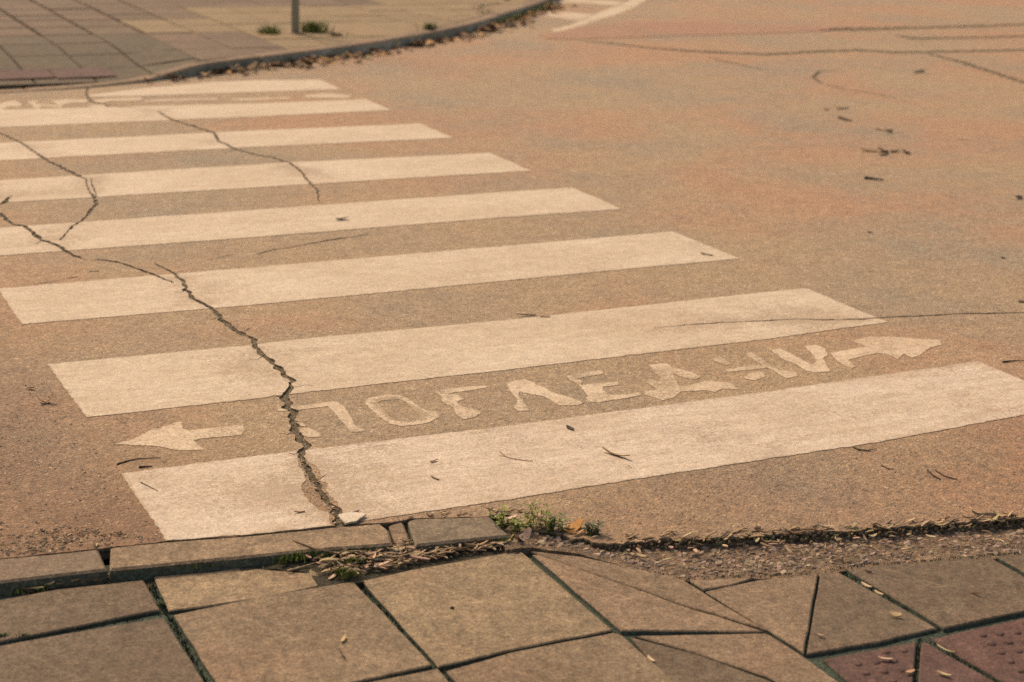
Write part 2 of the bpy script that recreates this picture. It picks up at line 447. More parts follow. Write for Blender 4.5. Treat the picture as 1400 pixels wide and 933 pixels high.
for k0, br in enumerate([[(401, 575), (412, 578), (424, 576)], [(388, 545), (376, 541), (368, 543)], [(360, 487), (352, 492), (340, 492)], [(300, 433), (290, 437), (281, 436)],
                        [(395, 530), (408, 530), (420, 527), (428, 528)], [(413, 619), (402, 622), (394, 620)], [(328, 455), (338, 452), (345, 447)], [(255, 398), (245, 401), (238, 400)],
                        [(57, 329), (50, 334), (41, 335)], [(262, 172), (272, 170), (284, 171)], [(322, 204), (314, 208), (305, 208)], [(428, 656), (438, 655), (446, 650)], [(404, 590), (393, 594), (380, 593)]]):
    CRACKS += crack(br, [5, 3.5, 1.5], 50.0 + k0, jit=0.004)
SPALL = [P2(R(340, 540, 4.91, [(400, 455), (460, 485), (490, 550), (480, 580), (530, 600), (525, 650), (545, 680), (590, 720), (610, 790), (605, 850), (580, 900), (560, 900),
                               (530, 790), (480, 780), (440, 750), (410, 720), (380, 690), (360, 650), (350, 620), (385, 570), (370, 520), (335, 480), (330, 400)]))]
SPALL = [densify(s, 0.008, 0.004, 31) for s in SPALL]
NEAR_EDGE_CUT = []

# ------------------------------------------------------------------ outlines of the setting
# near road edge: along the kerb, then the broken asphalt edge
NEAR_EDGE = [(-60, 770), (0, 764), (136, 750), (225, 740.5), (350, 731), (455, 719.5), (535, 714), (564, 709), (672, 706), (690, 712), (730, 722),
             (770, 733), (820, 741), (850, 743), (905, 738), (965, 735), (1048, 730), (1150, 726), (1220, 721), (1290, 716), (1400, 708)]
near2 = densify(P2(NEAR_EDGE[:9]), 0.02, 0.004, 3, closed=False)[:-1] + densify(P2(NEAR_EDGE[8:]), 0.008, 0.016, 3, 38, closed=False)
e0, e1 = near2[0], near2[-1]
near2 = [Vector((-60, 2.0)), Vector((-8, 0.35))] + near2 + [Vector((3.2, -0.86)), Vector((6, -1.3)), Vector((14, -2.0)), Vector((70, -4))]
# far kerb foot line
FAR_PX = [(0, 128), (120, 121), (207, 113), (285, 101.5), (350, 93), (425, 83.5), (490, 75), (575, 60), (640, 46), (700, 27), (745, 12)]
far2 = P2(FAR_PX)
far2 = [Vector((-60, 3.2)), Vector((-8, 6.3)), Vector((-2.5, 6.95))] + far2 + [Vector((7.75, 13.1)), Vector((8.5, 14.8)), Vector((9.0, 17.2)), Vector((9.2, 22)), Vector((9.3, 70))]
FAR_H = [0.0] * 3 + [0.0, 0.004, 0.018, 0.062] + [0.07] * 7 + [0.07] * 5
road_outline = near2 + [Vector((70, 70))] + far2[::-1]

ground = mesh('ground', [(-400, -400, -0.16), (400, -400, -0.16), (400, 400, -0.16), (-400, 400, -0.16)], [(0, 1, 2, 3)], GROUND)
tag(ground, kind='structure')

road = sheet_object('road', [road_outline], CRACKS, 0.0, 0.030, [ASPHALT, CRACK_WALL], wallmat=1)
tag(road, kind='structure')
bed = sheet_object('road_base', [near2 + [Vector((70, 70))] + far2[::-1]], [], -0.022, 0.01, [CRACK_SOIL], road,
                   zfun=lambda x, y: -0.0055)
# reddish strip of newer asphalt on the far right carriageway
RED_PX = [(738, 49), (780, 40), (850, 31), (920, 30), (990, 33), (1060, 35), (1120, 37), (1165, 37.5), (1165, 41), (1120, 43), (1060, 46), (1000, 47.5), (930, 49.5), (860, 52), (790, 54), (750, 54)]
sheet_object('asphalt_patch', [densify(P2(RED_PX), 0.06, 0.03, 8, 8)], CRACKS, 0.004, 0.004, [ASPHALT_RED], road)



# ------------------------------------------------------------------ painted markings
T = 0.0016
def stripe_poly(top, bottom, jit=0.004, seed=0):
    return densify(P2(top + bottom[::-1]), 0.016, jit, seed, 45)

STRIPES = [
    ([(165, 648), (350, 624), (698, 582), (1050, 536), (1337, 494), (1400, 521), ('w', 2.925, 0.0)],
     [(228, 740), (350, 731), (455, 719.5), (570, 702), (698, 683.5), (810, 665), (950, 643.5), (1050, 628), (1200, 605.5), (1300, 586.5), (1400, 568)],
     'dusty nearest stripe with the spalled crack at its end'),
    ([(65, 498.5), (338, 473), (410, 464), (700, 437.5), (1050, 399.5), (1103, 394.5), (1157, 418)],
     [(118, 571.5), (348, 546), (400, 539), (700, 505.5), (1050, 464), (1215, 441)], None),
    ([(-4, 395.5), (200, 378), (347, 366), (700, 336), (920, 317), (972, 338)],
     [(30, 444), (347, 417.5), (700, 383.5), (1011, 354)], None),
    ([(-60, 317.5), (0, 312), (347, 287.5), (700, 262), (782, 257), (817, 271)],
     [(-35, 353), (0, 350), (347, 325), (700, 297), (850, 286.5)], None),
    ([(-115, 254), (0, 247), (112, 240), (407, 222), (670, 209.5)],
     [(-85, 284), (0, 278), (347, 257), (700, 235.5), (727, 234)], None),
    ([(-165, 204), (0, 196), (347, 179), (575, 169.5)],
     [(-140, 228), (0, 220), (347, 201.5), (620, 189)], None),
    ([(-200, 159), (0, 151), (217, 145), (347, 142), (500, 136)],
     [(-180, 182), (0, 174.5), (347, 160), (535, 151)], None),
    ([(120, 130.5), (207, 120), (285, 113), (347, 110.5), (437, 109)],
     [(122, 133), (175, 132), (347, 126.5), (467, 122.5)], None),
]
zebra = empty('zebra_crossing', (0, 0, 0))
tag(zebra, 'zebra crossing of broad white stripes split by a long ragged crack', 'crosswalk')
for i, (tp, bt, lab) in enumerate(STRIPES):
    pl = stripe_poly(tp, bt, 0.005 + 0.003 * (i > 4), i)
    o = sheet_object('stripe', [pl], CRACKS + (SPALL if i == 0 else []), T, T - 0.0002, [PAINT_NEAR if i == 0 else PAINT], zebra, edge=0.010)
    if lab: o['label'] = lab

def mark(name, outers, holes, parent, seed, jit=0.003, step=0.009, mat=None, label=None):
    o = sheet_object(name, [densify(P2(p), step, jit, seed + q, 55) for q, p in enumerate(outers)],
                     CRACKS + [densify(P2(p), step, jit, seed + 7) for p in holes], T - 0.0004, T - 0.0006, [mat or PAINT_LETTER], parent, edge=(0.005 if step < 0.02 else 0.0))
    if label: o['label'] = label
    return o

text = empty('painted_lettering', (0, 0, 0))
tag(text, 'worn stencilled word ПОГЛЕДНИ with arrows between the two nearest stripes', 'road lettering')
z3 = lambda p: R(340, 540, 4.91, p)
z6 = lambda p: R(560, 450, 5.0, p)
q3 = lambda p: R(700, 433, 4.0, p)
q4 = lambda p: R(1050, 433, 4.0, p)
q1 = lambda p: R(0, 466, 3.989, p)
mark('letter', [z3([(215, 88), (330, 75), (500, 55), (580, 40), (640, 75), (690, 150), (715, 200), (785, 240), (760, 250), (680, 252), (650, 215), (600, 155), (565, 112), (530, 80), (330, 105), (290, 108), (190, 112), (190, 100)]),
                z3([(345, 228), (400, 222), (460, 243), (498, 282), (440, 286), (400, 290), (355, 270), (330, 250)]),
                z3([(255, 203), (295, 198), (300, 228), (265, 222)]), z3([(330, 170), (370, 190), (390, 212), (345, 214)])], [], text, 100, label='letter П with its left stroke broken by the crack')
mark('letter', [z3([(775, 55), (800, 22), (860, 10), (930, -2), (1010, 3), (1060, 20), (1120, 62), (1190, 102), (1262, 115), (1282, 150), (1220, 186), (1110, 206), (1020, 214), (950, 198), (870, 150), (825, 105)])],
     [z3([(866, 55), (895, 40), (1005, 33), (1045, 50), (1110, 105), (1148, 145), (1140, 166), (1065, 180), (1000, 178), (960, 160), (900, 105)])], text, 110, label='letter О')
mark('letter', [z6([(150, 430), (260, 410), (420, 393), (530, 390), (530, 402), (440, 418), (300, 437), (262, 444), (330, 450), (380, 482), (345, 490), (330, 505), (360, 530), (410, 545), (460, 550), (492, 577), (450, 605), (370, 620), (310, 585), (298, 540), (240, 515), (210, 490), (215, 462)])], [], text, 120, label='letter Г')
mark('letter', [z6([(658, 375), (700, 355), (790, 345), (850, 362), (870, 385), (900, 395), (945, 412), (965, 430), (1100, 470), (1192, 506), (1150, 522), (1020, 527), (960, 490), (920, 465), (820, 445), (752, 435), (745, 455), (775, 490), (822, 562), (740, 566), (708, 540), (730, 510), (728, 480), (685, 425)])], [], text, 130, label='letter Л')
mark('letter', [q3([(293, 325), (400, 305), (497, 294), (502, 315), (400, 333), (352, 343), (392, 352), (378, 372), (480, 365), (587, 354), (592, 373), (500, 386), (493, 398), (540, 430), (640, 425), (700, 412), (712, 432), (600, 452), (470, 472), (400, 467), (410, 430), (380, 400), (360, 370), (318, 353)])], [], text, 140, label='letter Е')
mark('letter', [q3([(748, 265), (850, 257), (878, 278), (930, 290), (990, 305), (1037, 330), (1000, 346), (930, 335), (882, 312), (905, 360), (918, 384), (960, 378), (1050, 353), (1200, 363), (1242, 400), (1150, 397), (1110, 416), (1060, 405), (925, 412), (880, 448), (820, 462), (772, 442), (725, 432), (714, 412), (790, 400), (735, 360), (742, 343), (800, 352), (812, 335), (770, 300)])], [], text, 150, label='letter Д')
mark('letter', [q3([(1085, 228), (1140, 222), (1205, 262), (1170, 268), (1110, 247)]), q3([(1160, 292), (1270, 273), (1392, 262), (1390, 285), (1270, 296), (1180, 305)]),
                q3([(1262, 338), (1290, 310), (1370, 303), (1388, 330), (1320, 352)]),
                q3([(1272, 207), (1305, 195), (1345, 215), (1390, 252), (1460, 290), (1560, 306), (1565, 326), (1500, 341), (1450, 312), (1385, 275), (1320, 240)])], [], text, 160, label='letter Н with its near stroke mostly worn away')
mark('letter', [q4([(12, 186), (60, 174), (110, 195), (170, 228), (240, 262), (266, 243), (228, 192), (196, 165), (260, 154), (312, 174), (330, 215), (302, 226), (322, 262), (342, 302), (270, 308), (210, 300), (130, 252), (78, 236)])], [], text, 170, label='letter И')
mark('arrow', [q4([(338, 200), (450, 180), (530, 166), (498, 150), (456, 134), (560, 110), (700, 112), (850, 125), (945, 127), (953, 155), (890, 170), (830, 215), (790, 226), (742, 206), (710, 236), (660, 214), (600, 202), (500, 222), (440, 240), (482, 275), (460, 286), (400, 262), (360, 230)])], [], text, 180, label='blurred arrow pointing at the road beyond the last letter')
mark('arrow', [q1([(618, 566), (720, 540), (820, 490), (990, 438), (1002, 482), (1035, 490), (1330, 454), (1338, 490), (1320, 516), (1100, 536), (1058, 546), (1118, 597), (980, 601), (850, 577), (740, 573)])], [], text, 190, jit=0.004, label='crisp arrow pointing away from the word')

ftext = empty('painted_lettering', (0, 0, 0))
tag(ftext, 'blurry worn painted letters between the two farthest stripes', 'road lettering')
zA = lambda p: R(0, 80, 5.833, p)
for q, pl in enumerate([[(-40, 400), (0, 368), (40, 350), (100, 338), (150, 348), (182, 380), (120, 387), (60, 382), (30, 402), (-10, 425)],
                        [(215, 345), (300, 335), (312, 352), (268, 362), (340, 368), (490, 374), (502, 392), (330, 384), (312, 405), (280, 397), (250, 370)],
                        [(415, 340), (520, 325), (690, 330), (702, 350), (560, 356), (480, 376), (440, 360)],
                        [(712, 345), (840, 320), (1130, 313), (1132, 336), (900, 341), (760, 352)],
                        [(700, 376), (830, 370), (842, 391), (720, 392)],
                        [(1150, 338), (1340, 327), (1740, 316), (1720, 332), (1340, 342), (1160, 348)], [(1810, 326), (2100, 314), (2330, 308), (2300, 326), (1920, 336)]]):
    mark('letter', [zA(pl)], [], ftext, 200 + q * 9, jit=0.02, step=0.05, mat=PAINT_FAR)
mark('arrow', [[(415, 131), (445, 127.5), (483, 131), (475, 134), (420, 134)]], [], ftext, 290, jit=0.01, step=0.05, mat=PAINT_FAR)

far_x = empty('zebra_crossing', (0, 0, 0))
tag(far_x, 'far white curved line and stripes at the pavement corner', 'crosswalk')
zB = lambda p: R(640, 0, 5.385, p)
mark('curved_line', [zB([(608, 218), (640, 236), (700, 226), (930, 160), (1100, 105), (1230, 52), (1330, -15), (1400, -70), (1290, -70), (1200, 0), (1100, 45), (980, 85), (850, 145), (740, 190)])], [], far_x, 300, jit=0.03, step=0.1, mat=PAINT_FAR)
mark('stripe', [zB([(545, 95), (700, 93), (925, 106), (845, 143), (800, 150), (560, 122)])], [], far_x, 310, jit=0.03, step=0.1, mat=PAINT_FAR)
mark('stripe', [zB([(520, -20), (750, -12), (1150, 15), (1090, 42), (900, 26), (600, 18)])], [], far_x, 320, jit=0.03, step=0.1, mat=PAINT_FAR)


# ------------------------------------------------------------------ slabs and kerb stones
def slab(name, poly, z, depth, mat, parent, seed=0, jit=0.0025, step=0.05, cham=0.003, tilt=0.0, zfun=None, grow=0.0, side=None):
    poly = [p.copy() for p in poly]
    if area2(poly) < 0: poly.reverse()
    if grow: poly = inset(poly, -grow)
    poly = densify(poly, step, jit, seed, 25)
    c = sum(poly, Vector((0, 0))) / len(poly)
    rnd = random.Random(int(seed * 100) + 5)
    tx, ty = rnd.uniform(-tilt, tilt), rnd.uniform(-tilt, tilt)
    zf = zfun or (lambda x, y: z)
    hh = lambda p: zf(p.x, p.y) + (p.x - c.x) * tx + (p.y - c.y) * ty
    ins = inset(poly, cham); n = len(poly)
    V = [(p.x - c.x, p.y - c.y, hh(p)) for p in ins]
    V += [(p.x - c.x, p.y - c.y, hh(p) - cham * 0.9) for p in poly]
    V += [(p.x - c.x, p.y - c.y, hh(p) - depth) for p in poly]
    Fs = [list(range(n))]
    for i in range(n):
        j = (i + 1) % n
        Fs.append([n + i, n + j, j, i]); Fs.append([2 * n + i, 2 * n + j, n + j, n + i])
    o = mesh(name, V, Fs, mat, parent, loc=(c.x, c.y, 0))
    if side:
        o.data.materials.append(side)
        for p in o.data.polygons:
            if abs(p.normal.z) < 0.3: p.material_index = 1
    return o

ZS = -0.018
pave = mesh('pavement', [(-60, -30, -0.062), (70, -30, -0.062), (70, -3.9, -0.062), (14, -1.9, -0.062), (6, -1.2, -0.062), (2.9, -0.72, -0.062), (1.0, -0.28, -0.062), (0.4, -0.02, -0.062), (-0.4, 0.1, -0.062), (-8, 0.4, -0.062), (-60, 2.1, -0.062)],
            [list(range(11))], SOIL)
tag(pave, kind='structure')
soil_fill = sheet_object('joint_fill', [[Vector((-2.5, -2.4)), Vector((4.5, -2.4)), Vector((4.5, -1.02)), Vector((2.2, -0.60)), Vector((0.9, -0.16)), Vector((0.2, -0.02)), Vector((-2.5, 0.12))]], [], 0, 0.01, [SOIL], pave,
                         zfun=lambda x, y: -0.031 + 0.003 * nz(x, y, 9, 2))

gapsoil = sheet_object('gap_soil', [densify(P2([(-60, 830), (77, 803), (150, 776), (300, 760), (430, 748), (540, 742), (640, 734), (700, 726), (722, 740), (715, 757), (600, 776), (500, 797), (470, 800), (437, 804), (424, 783), (350, 777), (290, 786), (200, 800), (80, 812), (-60, 838)], -0.02), 0.015)], [], 0, 0.02, [mat_noise('gap_dirt', (0.035, 0.036, 0.022), (0.085, 0.066, 0.04), 40, dist=0.012, bump=1.0)], pave,
                       zfun=lambda x, y: -0.032 + 0.012 * min(1, max(0, (x + 0.12) / 0.3)) + 0.005 * nz(x, y, 30, 6) + 0.003 * nz(x, y, 80, 7))
near_slabs = [
    ([(-56, 831), (77, 807), (194, 794), (216, 833), (110, 854), (-50, 885)], SLAB_DK, ZS - 0.004),
    ([(213, 789), (290, 783), (350, 774), (420, 777), (434, 786), (433, 800.5), (350, 817.5), (233, 834)], SLAB_LT, ZS - 0.004),
    ([(-50, 893), (110, 864), (222, 845), ('w', -0.088, -0.775), ('w', -0.53, -0.775)], SLAB_DK, ZS),
    ([(241, 842), (350, 819), (482, 796), (588, 907), ('w', 0.15, -0.778), ('w', -0.060, -0.775)], SLAB, ZS),
    ([(498, 795), (562, 781), (700, 756), (711, 754), (834, 860), (700, 886), (601, 910)], SLAB_LT, ZS),
    ([(613, 918), (700, 893), (838, 866), (848, 869), ('w', 0.815, -1.22), ('w', 0.395, -1.22)], SLAB, ZS),
    ([(728, 753), (795, 762), (925, 791), (935, 795), (977, 822), (1046, 861), (977, 838), (958, 833), (887, 808), (835, 790), (745, 759)], SLAB_PK, ZS + 0.004),
    ([(731, 759), (746, 761), (835, 792), (887, 810), (958, 835), (1042, 862.5), (851, 860)], SLAB_PK, ZS),
    ([(872, 869), (1047, 867), (1097, 899), (1165, 948), (1110, 952), (1050, 924), (950, 890)], SLAB_PK, ZS - 0.003),
    ([(864, 872), (945, 894), (1050, 931), (1100, 958), (960, 975), (905, 918)], SLAB_DK, ZS - 0.003),
    ([(945, 793), (1030, 790), (1000, 798), (963, 805)], SLAB_PK, ZS),
    ([(967, 809), (1035, 795), (1117, 785), (1098, 890), (1058, 863), (1010, 835), (978, 815)], SLAB_PK, ZS),
    ([(1124, 784), (1146, 783), (1155, 789), (1278, 858), (1200, 876), (1105, 893)], SLAB_DK, ZS - 0.002),
    ([(1158, 777), (1310, 764.5), (1352, 762), (1442, 814), (1400, 834), (1291, 857)], SLAB_DK, ZS),
    ([(1364, 761), (1400, 757), (1500, 747), (1590, 790), (1455, 811)], SLAB_DK, ZS),
]
for i, (pl, m, zz) in enumerate(near_slabs):
    slab('paving_slab', P2(pl, zz), zz, 0.04, m, pave, seed=i + 1, tilt=0.004, grow=0.0018, side=SLAB_SIDE)
tact = [[(1127, 900), (1253, 876), (1246, 952), (1185, 952)], [(1261, 877), (1266, 877), (1372, 938), (1330, 958), (1254, 955)], [(1274, 872), (1390, 846), (1455, 832), (1610, 905), (1400, 962), (1372, 930)]]
th_a = math.radians(-13)
for i, pl in enumerate(tact):
    P_ = P2(pl, ZS)
    o = slab('tactile_slab', P_, ZS - 0.002, 0.04, TACT, pave, seed=40 + i, tilt=0.003, grow=0.0005, side=SLAB_SIDE)
    # raised domes, kept inside the slab outline
    poly = inset(P_ if area2(P_) > 0 else P_[::-1], 0.016)
    bmv, bmf = [], []
    cx, cy = o.location.x, o.location.y
    ca, sa = math.cos(th_a), math.sin(th_a)
    for gx in range(-14, 15):
        for gy in range(-14, 15):
            lx, ly = gx * 0.042, gy * 0.042
            p = Vector((1.6 + lx * ca - ly * sa, -1.15 + lx * sa + ly * ca))
            if all((poly[(j + 1) % len(poly)] - poly[j]).cross(p - poly[j]) > 0 for j in range(len(poly))):
                b = len(bmv)
                for r_, h_ in ((0.013, -0.003), (0.0105, 0.0022), (0.006, 0.0034)):
                    for a in range(8):
                        an = a * math.pi / 4
                        bmv.append((p.x + r_ * math.cos(an) - cx, p.y + r_ * math.sin(an) - cy, ZS - 0.002 + h_))
                for L_ in range(2):
                    for a in range(8):
                        a2 = (a + 1) % 8
                        bmf.append((b + L_ * 8 + a, b + L_ * 8 + a2, b + L_ * 8 + 8 + a2, b + L_ * 8 + 8 + a))
                bmf.append(tuple(b + 16 + a for a in range(8)))
    if bmv:
        d = mesh('raised_domes', bmv, bmf, TACT, o, smooth=True); tag(d, kind='stuff')

# the same paving goes on outside the picture
gi = 60
for ix in range(-5, 3):
    for iy in range(0, 6):
        x0 = -0.065 + 0.455 * ix + 0.008; y0 = -0.345 - 0.447 * iy
        if ix >= -1 and iy < 1: continue
        if ix == 1 and iy < 2: continue
        if ix >= 2 and iy < 3: continue
        gi += 1
        top = y0 if iy else -0.115 - 0.0
        slab('paving_slab', [Vector((x0, y0 - 0.43)), Vector((x0 + 0.437, y0 - 0.43)), Vector((x0 + 0.437, y0)), Vector((x0, y0))], ZS, 0.04, SLAB if gi % 3 else SLAB_DK, pave, seed=gi, tilt=0.004)
    if ix < -1:
        gi += 1
        x0 = -0.065 + 0.455 * ix + 0.008
        slab('paving_slab', [Vector((x0, -0.33)), Vector((x0 + 0.437, -0.33)), Vector((x0 + 0.437, -0.09)), Vector((x0, -0.09))], ZS, 0.04, SLAB, pave, seed=gi, tilt=0.004)

e_dir = Vector((math.cos(th_a), math.sin(th_a))); e_nrm = Vector((math.sin(th_a), -math.cos(th_a)))
for ix in range(-4, 8):
    for iy in range(0, 4):
        if ix < 1 and iy < 2: continue
        o_ = Vector((2.30, -1.10)) + e_dir * (0.447 * ix) + e_nrm * (0.447 * iy)
        if o_.x < 1.0: continue
        gi += 1
        slab('paving_slab', [o_, o_ + e_nrm * 0.43, o_ + e_nrm * 0.43 + e_dir * 0.43, o_ + e_dir * 0.43], ZS, 0.04, SLAB if gi % 3 else SLAB_DK, pave, seed=gi, tilt=0.004)

# rough strip of broken concrete between the asphalt edge and the slabs
rough_px = [(690, 738), (705, 728), (760, 730), (820, 738), (850, 742), (905, 737), (965, 734), (1048, 729), (1150, 725), (1220, 720), (1290, 715), (1400, 707),
            ('w', 3.2, -0.85), ('w', 6, -1.29), ('w', 6, -1.6), ('w', 3.2, -1.1), (1500, 744), (1400, 754), (1352, 759), (1310, 761), (1155, 773.5), (1120, 781), (1030, 786), (940, 789.5), (925, 787.5), (795, 758), (728, 749.5), (700, 752)]
rough = sheet_object('rough_strip', [densify(inset(P2(rough_px, -0.02), 0.02 if area2(P2(rough_px, -0.02)) < 0 else -0.02), 0.03, 0.004, 77)], [], 0, 0.03, [ROUGH], pave,
                     zfun=lambda x, y: -0.0235 + 0.015 * max(0, min(1, (1.12 - x) / 0.25)) + 0.004 * nz(x, y, 14, 3) + 0.003 * nz(x, y, 40, 4))

kerb = empty('kerb', (0, 0, 0)); tag(kerb, kind='structure')
KZ = 0.006
for i, (pl, m, zz) in enumerate([
        ([(-420, 806), (-58, 769.5), (134, 751), (146.5, 778.5), (0, 795), (-58, 803), (-420, 842)], KERB_GREY, 0.004),
        ([(151, 748.5), (225, 741), (350, 731.5), (455, 720.5), (520, 715.5), (531, 724), (536, 743.5), (422, 752), (350, 759.5), (150, 778.5)], KERB_M, 0.006),
        ([(531, 718), (551, 712.5), (562, 740), (562, 745), (542, 746.5)], KERB_M, -0.004),
        ([(557, 712), (566, 709.3), (670, 705.5), (697, 732), (640, 738), (568, 745)], KERB_GREY, 0.006)]):
    slab('kerb_stone', P2(pl, zz), zz, 0.12, m, kerb, seed=20 + i, tilt=0.0, cham=0.006, jit=0.003, side=SLAB_SIDE)

# ------------------------------------------------------------------ far pavement
def far_h(x, y):
    a = min(1, max(0, (x - 1.55) / 0.75)); b = min(1, max(0, (y - 7.55) / 1.8))
    a = a * a * (3 - 2 * a); b = b * b * (3 - 2 * b)
    return 0.073 * max(a, b)

def clip(poly, a, b):
    """keep the part of a convex polygon left of a->b"""
    out = []
    d = b - a
    for i in range(len(poly)):
        p, q = poly[i], poly[(i + 1) % len(poly)]
        sp, sq = d.cross(p - a), d.cross(q - a)
        if sp >= 0: out.append(p)
        if (sp >= 0) != (sq >= 0): out.append(p.lerp(q, sp / (sp - sq)))
    return out

def offset_line(line, d):
    out = []
    for i, p in enumerate(line):
        a = line[max(i - 1, 0)]; b = line[min(i + 1, len(line) - 1)]
        t = (b - a).normalized(); out.append(p + Vector((-t.y, t.x)) * d)
    return out

# resample the kerb line
def resample(line, step):
    out = [line[0].copy()]; acc = 0.0
    for a, b in zip(line, line[1:]):
        L = (b - a).length; t = step - acc
        while t < L:
            out.append(a.lerp(b, t / L)); t += step
        acc = (acc + L) % step
    return out
visible_far = [p for p in far2 if -8.1 < p.x and p.y < 25]
fk = resample(visible_far, 0.25)
for _ in range(3): fk = [fk[0]] + [(fk[i - 1] + fk[i] * 2 + fk[i + 1]) / 4 for i in range(1, len(fk) - 1)] + [fk[-1]]
KW = 0.14
far_kerb = empty('kerb', (0, 0, 0)); tag(far_kerb, kind='structure')
i = 0; si = 0
while i < len(fk) - 1:
    j = min(i + 4, len(fk) - 1)
    seg = fk[i:j + 1]
    t0 = (seg[1] - seg[0]).normalized(); t1 = (seg[-1] - seg[-2]).normalized()
    seg = [seg[0] + t0 * 0.006] + seg[1:-1] + [seg[-1] - t1 * 0.006]
    inner = offset_line(seg, KW)
    flush = seg[0].x < 1.35
    rr = random.Random(si)
    dz = rr.uniform(-0.006, 0.004)
    last_kerb = slab("kerb_stone", seg + inner[::-1], 0, 0.16, KERB_FAR, far_kerb, seed=100 + si, jit=0.005, step=0.12, cham=0.012,
         zfun=lambda x, y, dz=dz, fl=flush: far_h(x, y) + 0.007 + dz)
    ko = last_kerb
    ko.data.materials.append(KERB_FACE)
    for p in ko.data.polygons:
        if abs(p.normal.z) < 0.3: p.material_index = 1
    i = j; si += 1

fp = offset_line(fk, KW + 0.006)
farbase = mesh('pavement', [(p.x, p.y, -0.035) for p in fp] + [(9, 70, -0.035), (-60, 70, -0.035), (-60, 6, -0.035)], [list(range(len(fp) + 3))], SOIL)
tag(farbase, kind='structure')
rows = [7.66, 8.19, 8.71, 9.23, 9.755, 10.30, 10.82, 11.21, 11.72, 12.22, 12.74, 13.26, 13.8, 14.3, 14.8, 15.3]
hull = [(fp[i], fp[i + 1]) for i in range(0, len(fp) - 1)]
ns = 0
for r_ in range(len(rows) - 1):
    for c_ in range(-12, 20):
        x0 = 1.445 + 0.4075 * c_; x1 = x0 + 0.4075
        y0, y1 = rows[r_], rows[r_ + 1]
        zoneA = y0 > 9.7 and x1 < 2.9
        jw = 0.017 if zoneA else 0.006
        pl = [Vector((x0 + jw, y0 + jw)), Vector((x1 - jw, y0 + jw)), Vector((x1 - jw, y1 - jw * .6)), Vector((x0 + jw, y1 - jw * .6))]
        for a, b in hull:
            if len(pl) >= 3 and min((p - a).length for p in pl) < 1.2: pl = clip(pl, a, b)
        if len(pl) < 3: continue
        cpt = sum(pl, Vector((0, 0))) / len(pl)
        # outside check
        k0 = min(range(len(hull)), key=lambda q: (hull[q][0] - cpt).length)
        if (hull[k0][1] - hull[k0][0]).cross(cpt - hull[k0][0]) < 0: continue
        if abs(area2(pl)) < 0.004: continue
        pl = [p for q, p in enumerate(pl) if (p - pl[q - 1]).length > 1e-3]
        if len(pl) < 3: continue
        if y0 < 9.7 and x1 < 2.35 + (y0 - 7.7) * 0.0: m = F_GREY
        elif y0 < 9.3 and x1 < 3.2: m = F_BROWN
        elif (x0 > 2.2 and y0 < 11.6 and not (x1 < 3.3 and y0 > 10.3)): m = F_YEL
        elif x0 > 4.9: m = F_YEL
        else: m = F_BROWN
        ns += 1
        rz = random.Random(ns).uniform(-0.003, 0.003)
        slab('paving_slab', pl, 0, 0.05, m, farbase, seed=200 + ns, jit=0.003, step=0.14, cham=0.006, zfun=lambda x, y, rz=rz: far_h(x, y) + rz)
# strip of red tactile slabs behind the flush far kerb, with a plain grey row in front of it
for c_ in range(-6, 2):
    x1 = 1.60 - 0.4075 * (1 - c_) + 0.4075; x0 = x1 - 0.400
    if x1 > 1.62: continue
    o = slab('tactile_slab', [Vector((x0, 7.86 - 0.02 * c_ - 0.05)), Vector((x1, 7.88 - 0.02 * c_ - 0.05)), Vector((x1, 8.16)), Vector((x0, 8.14))], 0, 0.03, TACT, farbase, seed=500 + c_, step=0.2,
             zfun=lambda x, y: far_h(x, y) + 0.011)

mesh('paving_sheet', [(-60, 15.33, 0.058), (8.3, 15.33, 0.058), (8.75, 17.2, 0.058), (8.95, 22, 0.058), (9.0, 70, 0.058), (-60, 70, 0.058)], [list(range(6))], F_BROWN, farbase)
mesh('paving_sheet', [(-60, 3.7, -0.005), (-8, 6.6, -0.005), (-3.48, 7.05, -0.005), (-3.48, 15.3, 0.045), (-60, 15.3, 0.045)], [list(range(5))], F_BROWN, farbase)

# ------------------------------------------------------------------ signpost
pc = W(404, 47, 0.07)
post = empty('sign_post', (pc.x, pc.y, 0.06))
tag(post, 'slim grey steel post standing on the far pavement', 'post')
def lathe(name, prof, mat, parent, n=20, smooth=True):
    V, Fs = [], []
    for r_, z_ in prof:
        for a in range(n): V.append((r_ * math.cos(2 * math.pi * a / n), r_ * math.sin(2 * math.pi * a / n), z_))
    for i in range(len(prof) - 1):
        for a in range(n):
            b = (a + 1) % n; Fs.append((i * n + a, i * n + b, (i + 1) * n + b, (i + 1) * n + a))
    Fs.append(tuple(range(n))[::-1]); Fs.append(tuple((len(prof) - 1) * n + a for a in range(n)))
    return mesh(name, V, Fs, mat, parent, smooth=smooth)
lathe('tube', [(0.033, -0.05), (0.033, 2.6)], STEEL, post)
lathe('cap', [(0.036, 2.6), (0.036, 2.62), (0.022, 2.64), (0.004, 2.646)], STEEL, post)
lathe('footing', [(0.075, -0.02), (0.070, 0.016), (0.035, 0.026)], KERB_FAR, post, smooth=False)


# ------------------------------------------------------------------ scatter: chips, leaves, twigs, moss
class Bag:
    """many small loose bits gathered into one mesh, each with its own colour"""
    def __init__(self): self.v, self.f, self.c = [], [], []
    def add(self, V, Fs, col):
        b = len(self.v); self.v += V
        for f in Fs: self.f.append([b + i for i in f])
        self.c += [col] * len(V)
    def build(self, name, mat, parent=None, smooth=False):
        o = mesh(name, self.v, self.f, mat, parent, smooth)
        ca = o.data.color_attributes.new('tint', 'FLOAT_COLOR', 'POINT')
        a = np.ones((len(self.v), 4), dtype=np.float32); a[:, :3] = np.array(self.c, dtype=np.float32)
        ca.data.foreach_set('color', a.ravel())
        return o

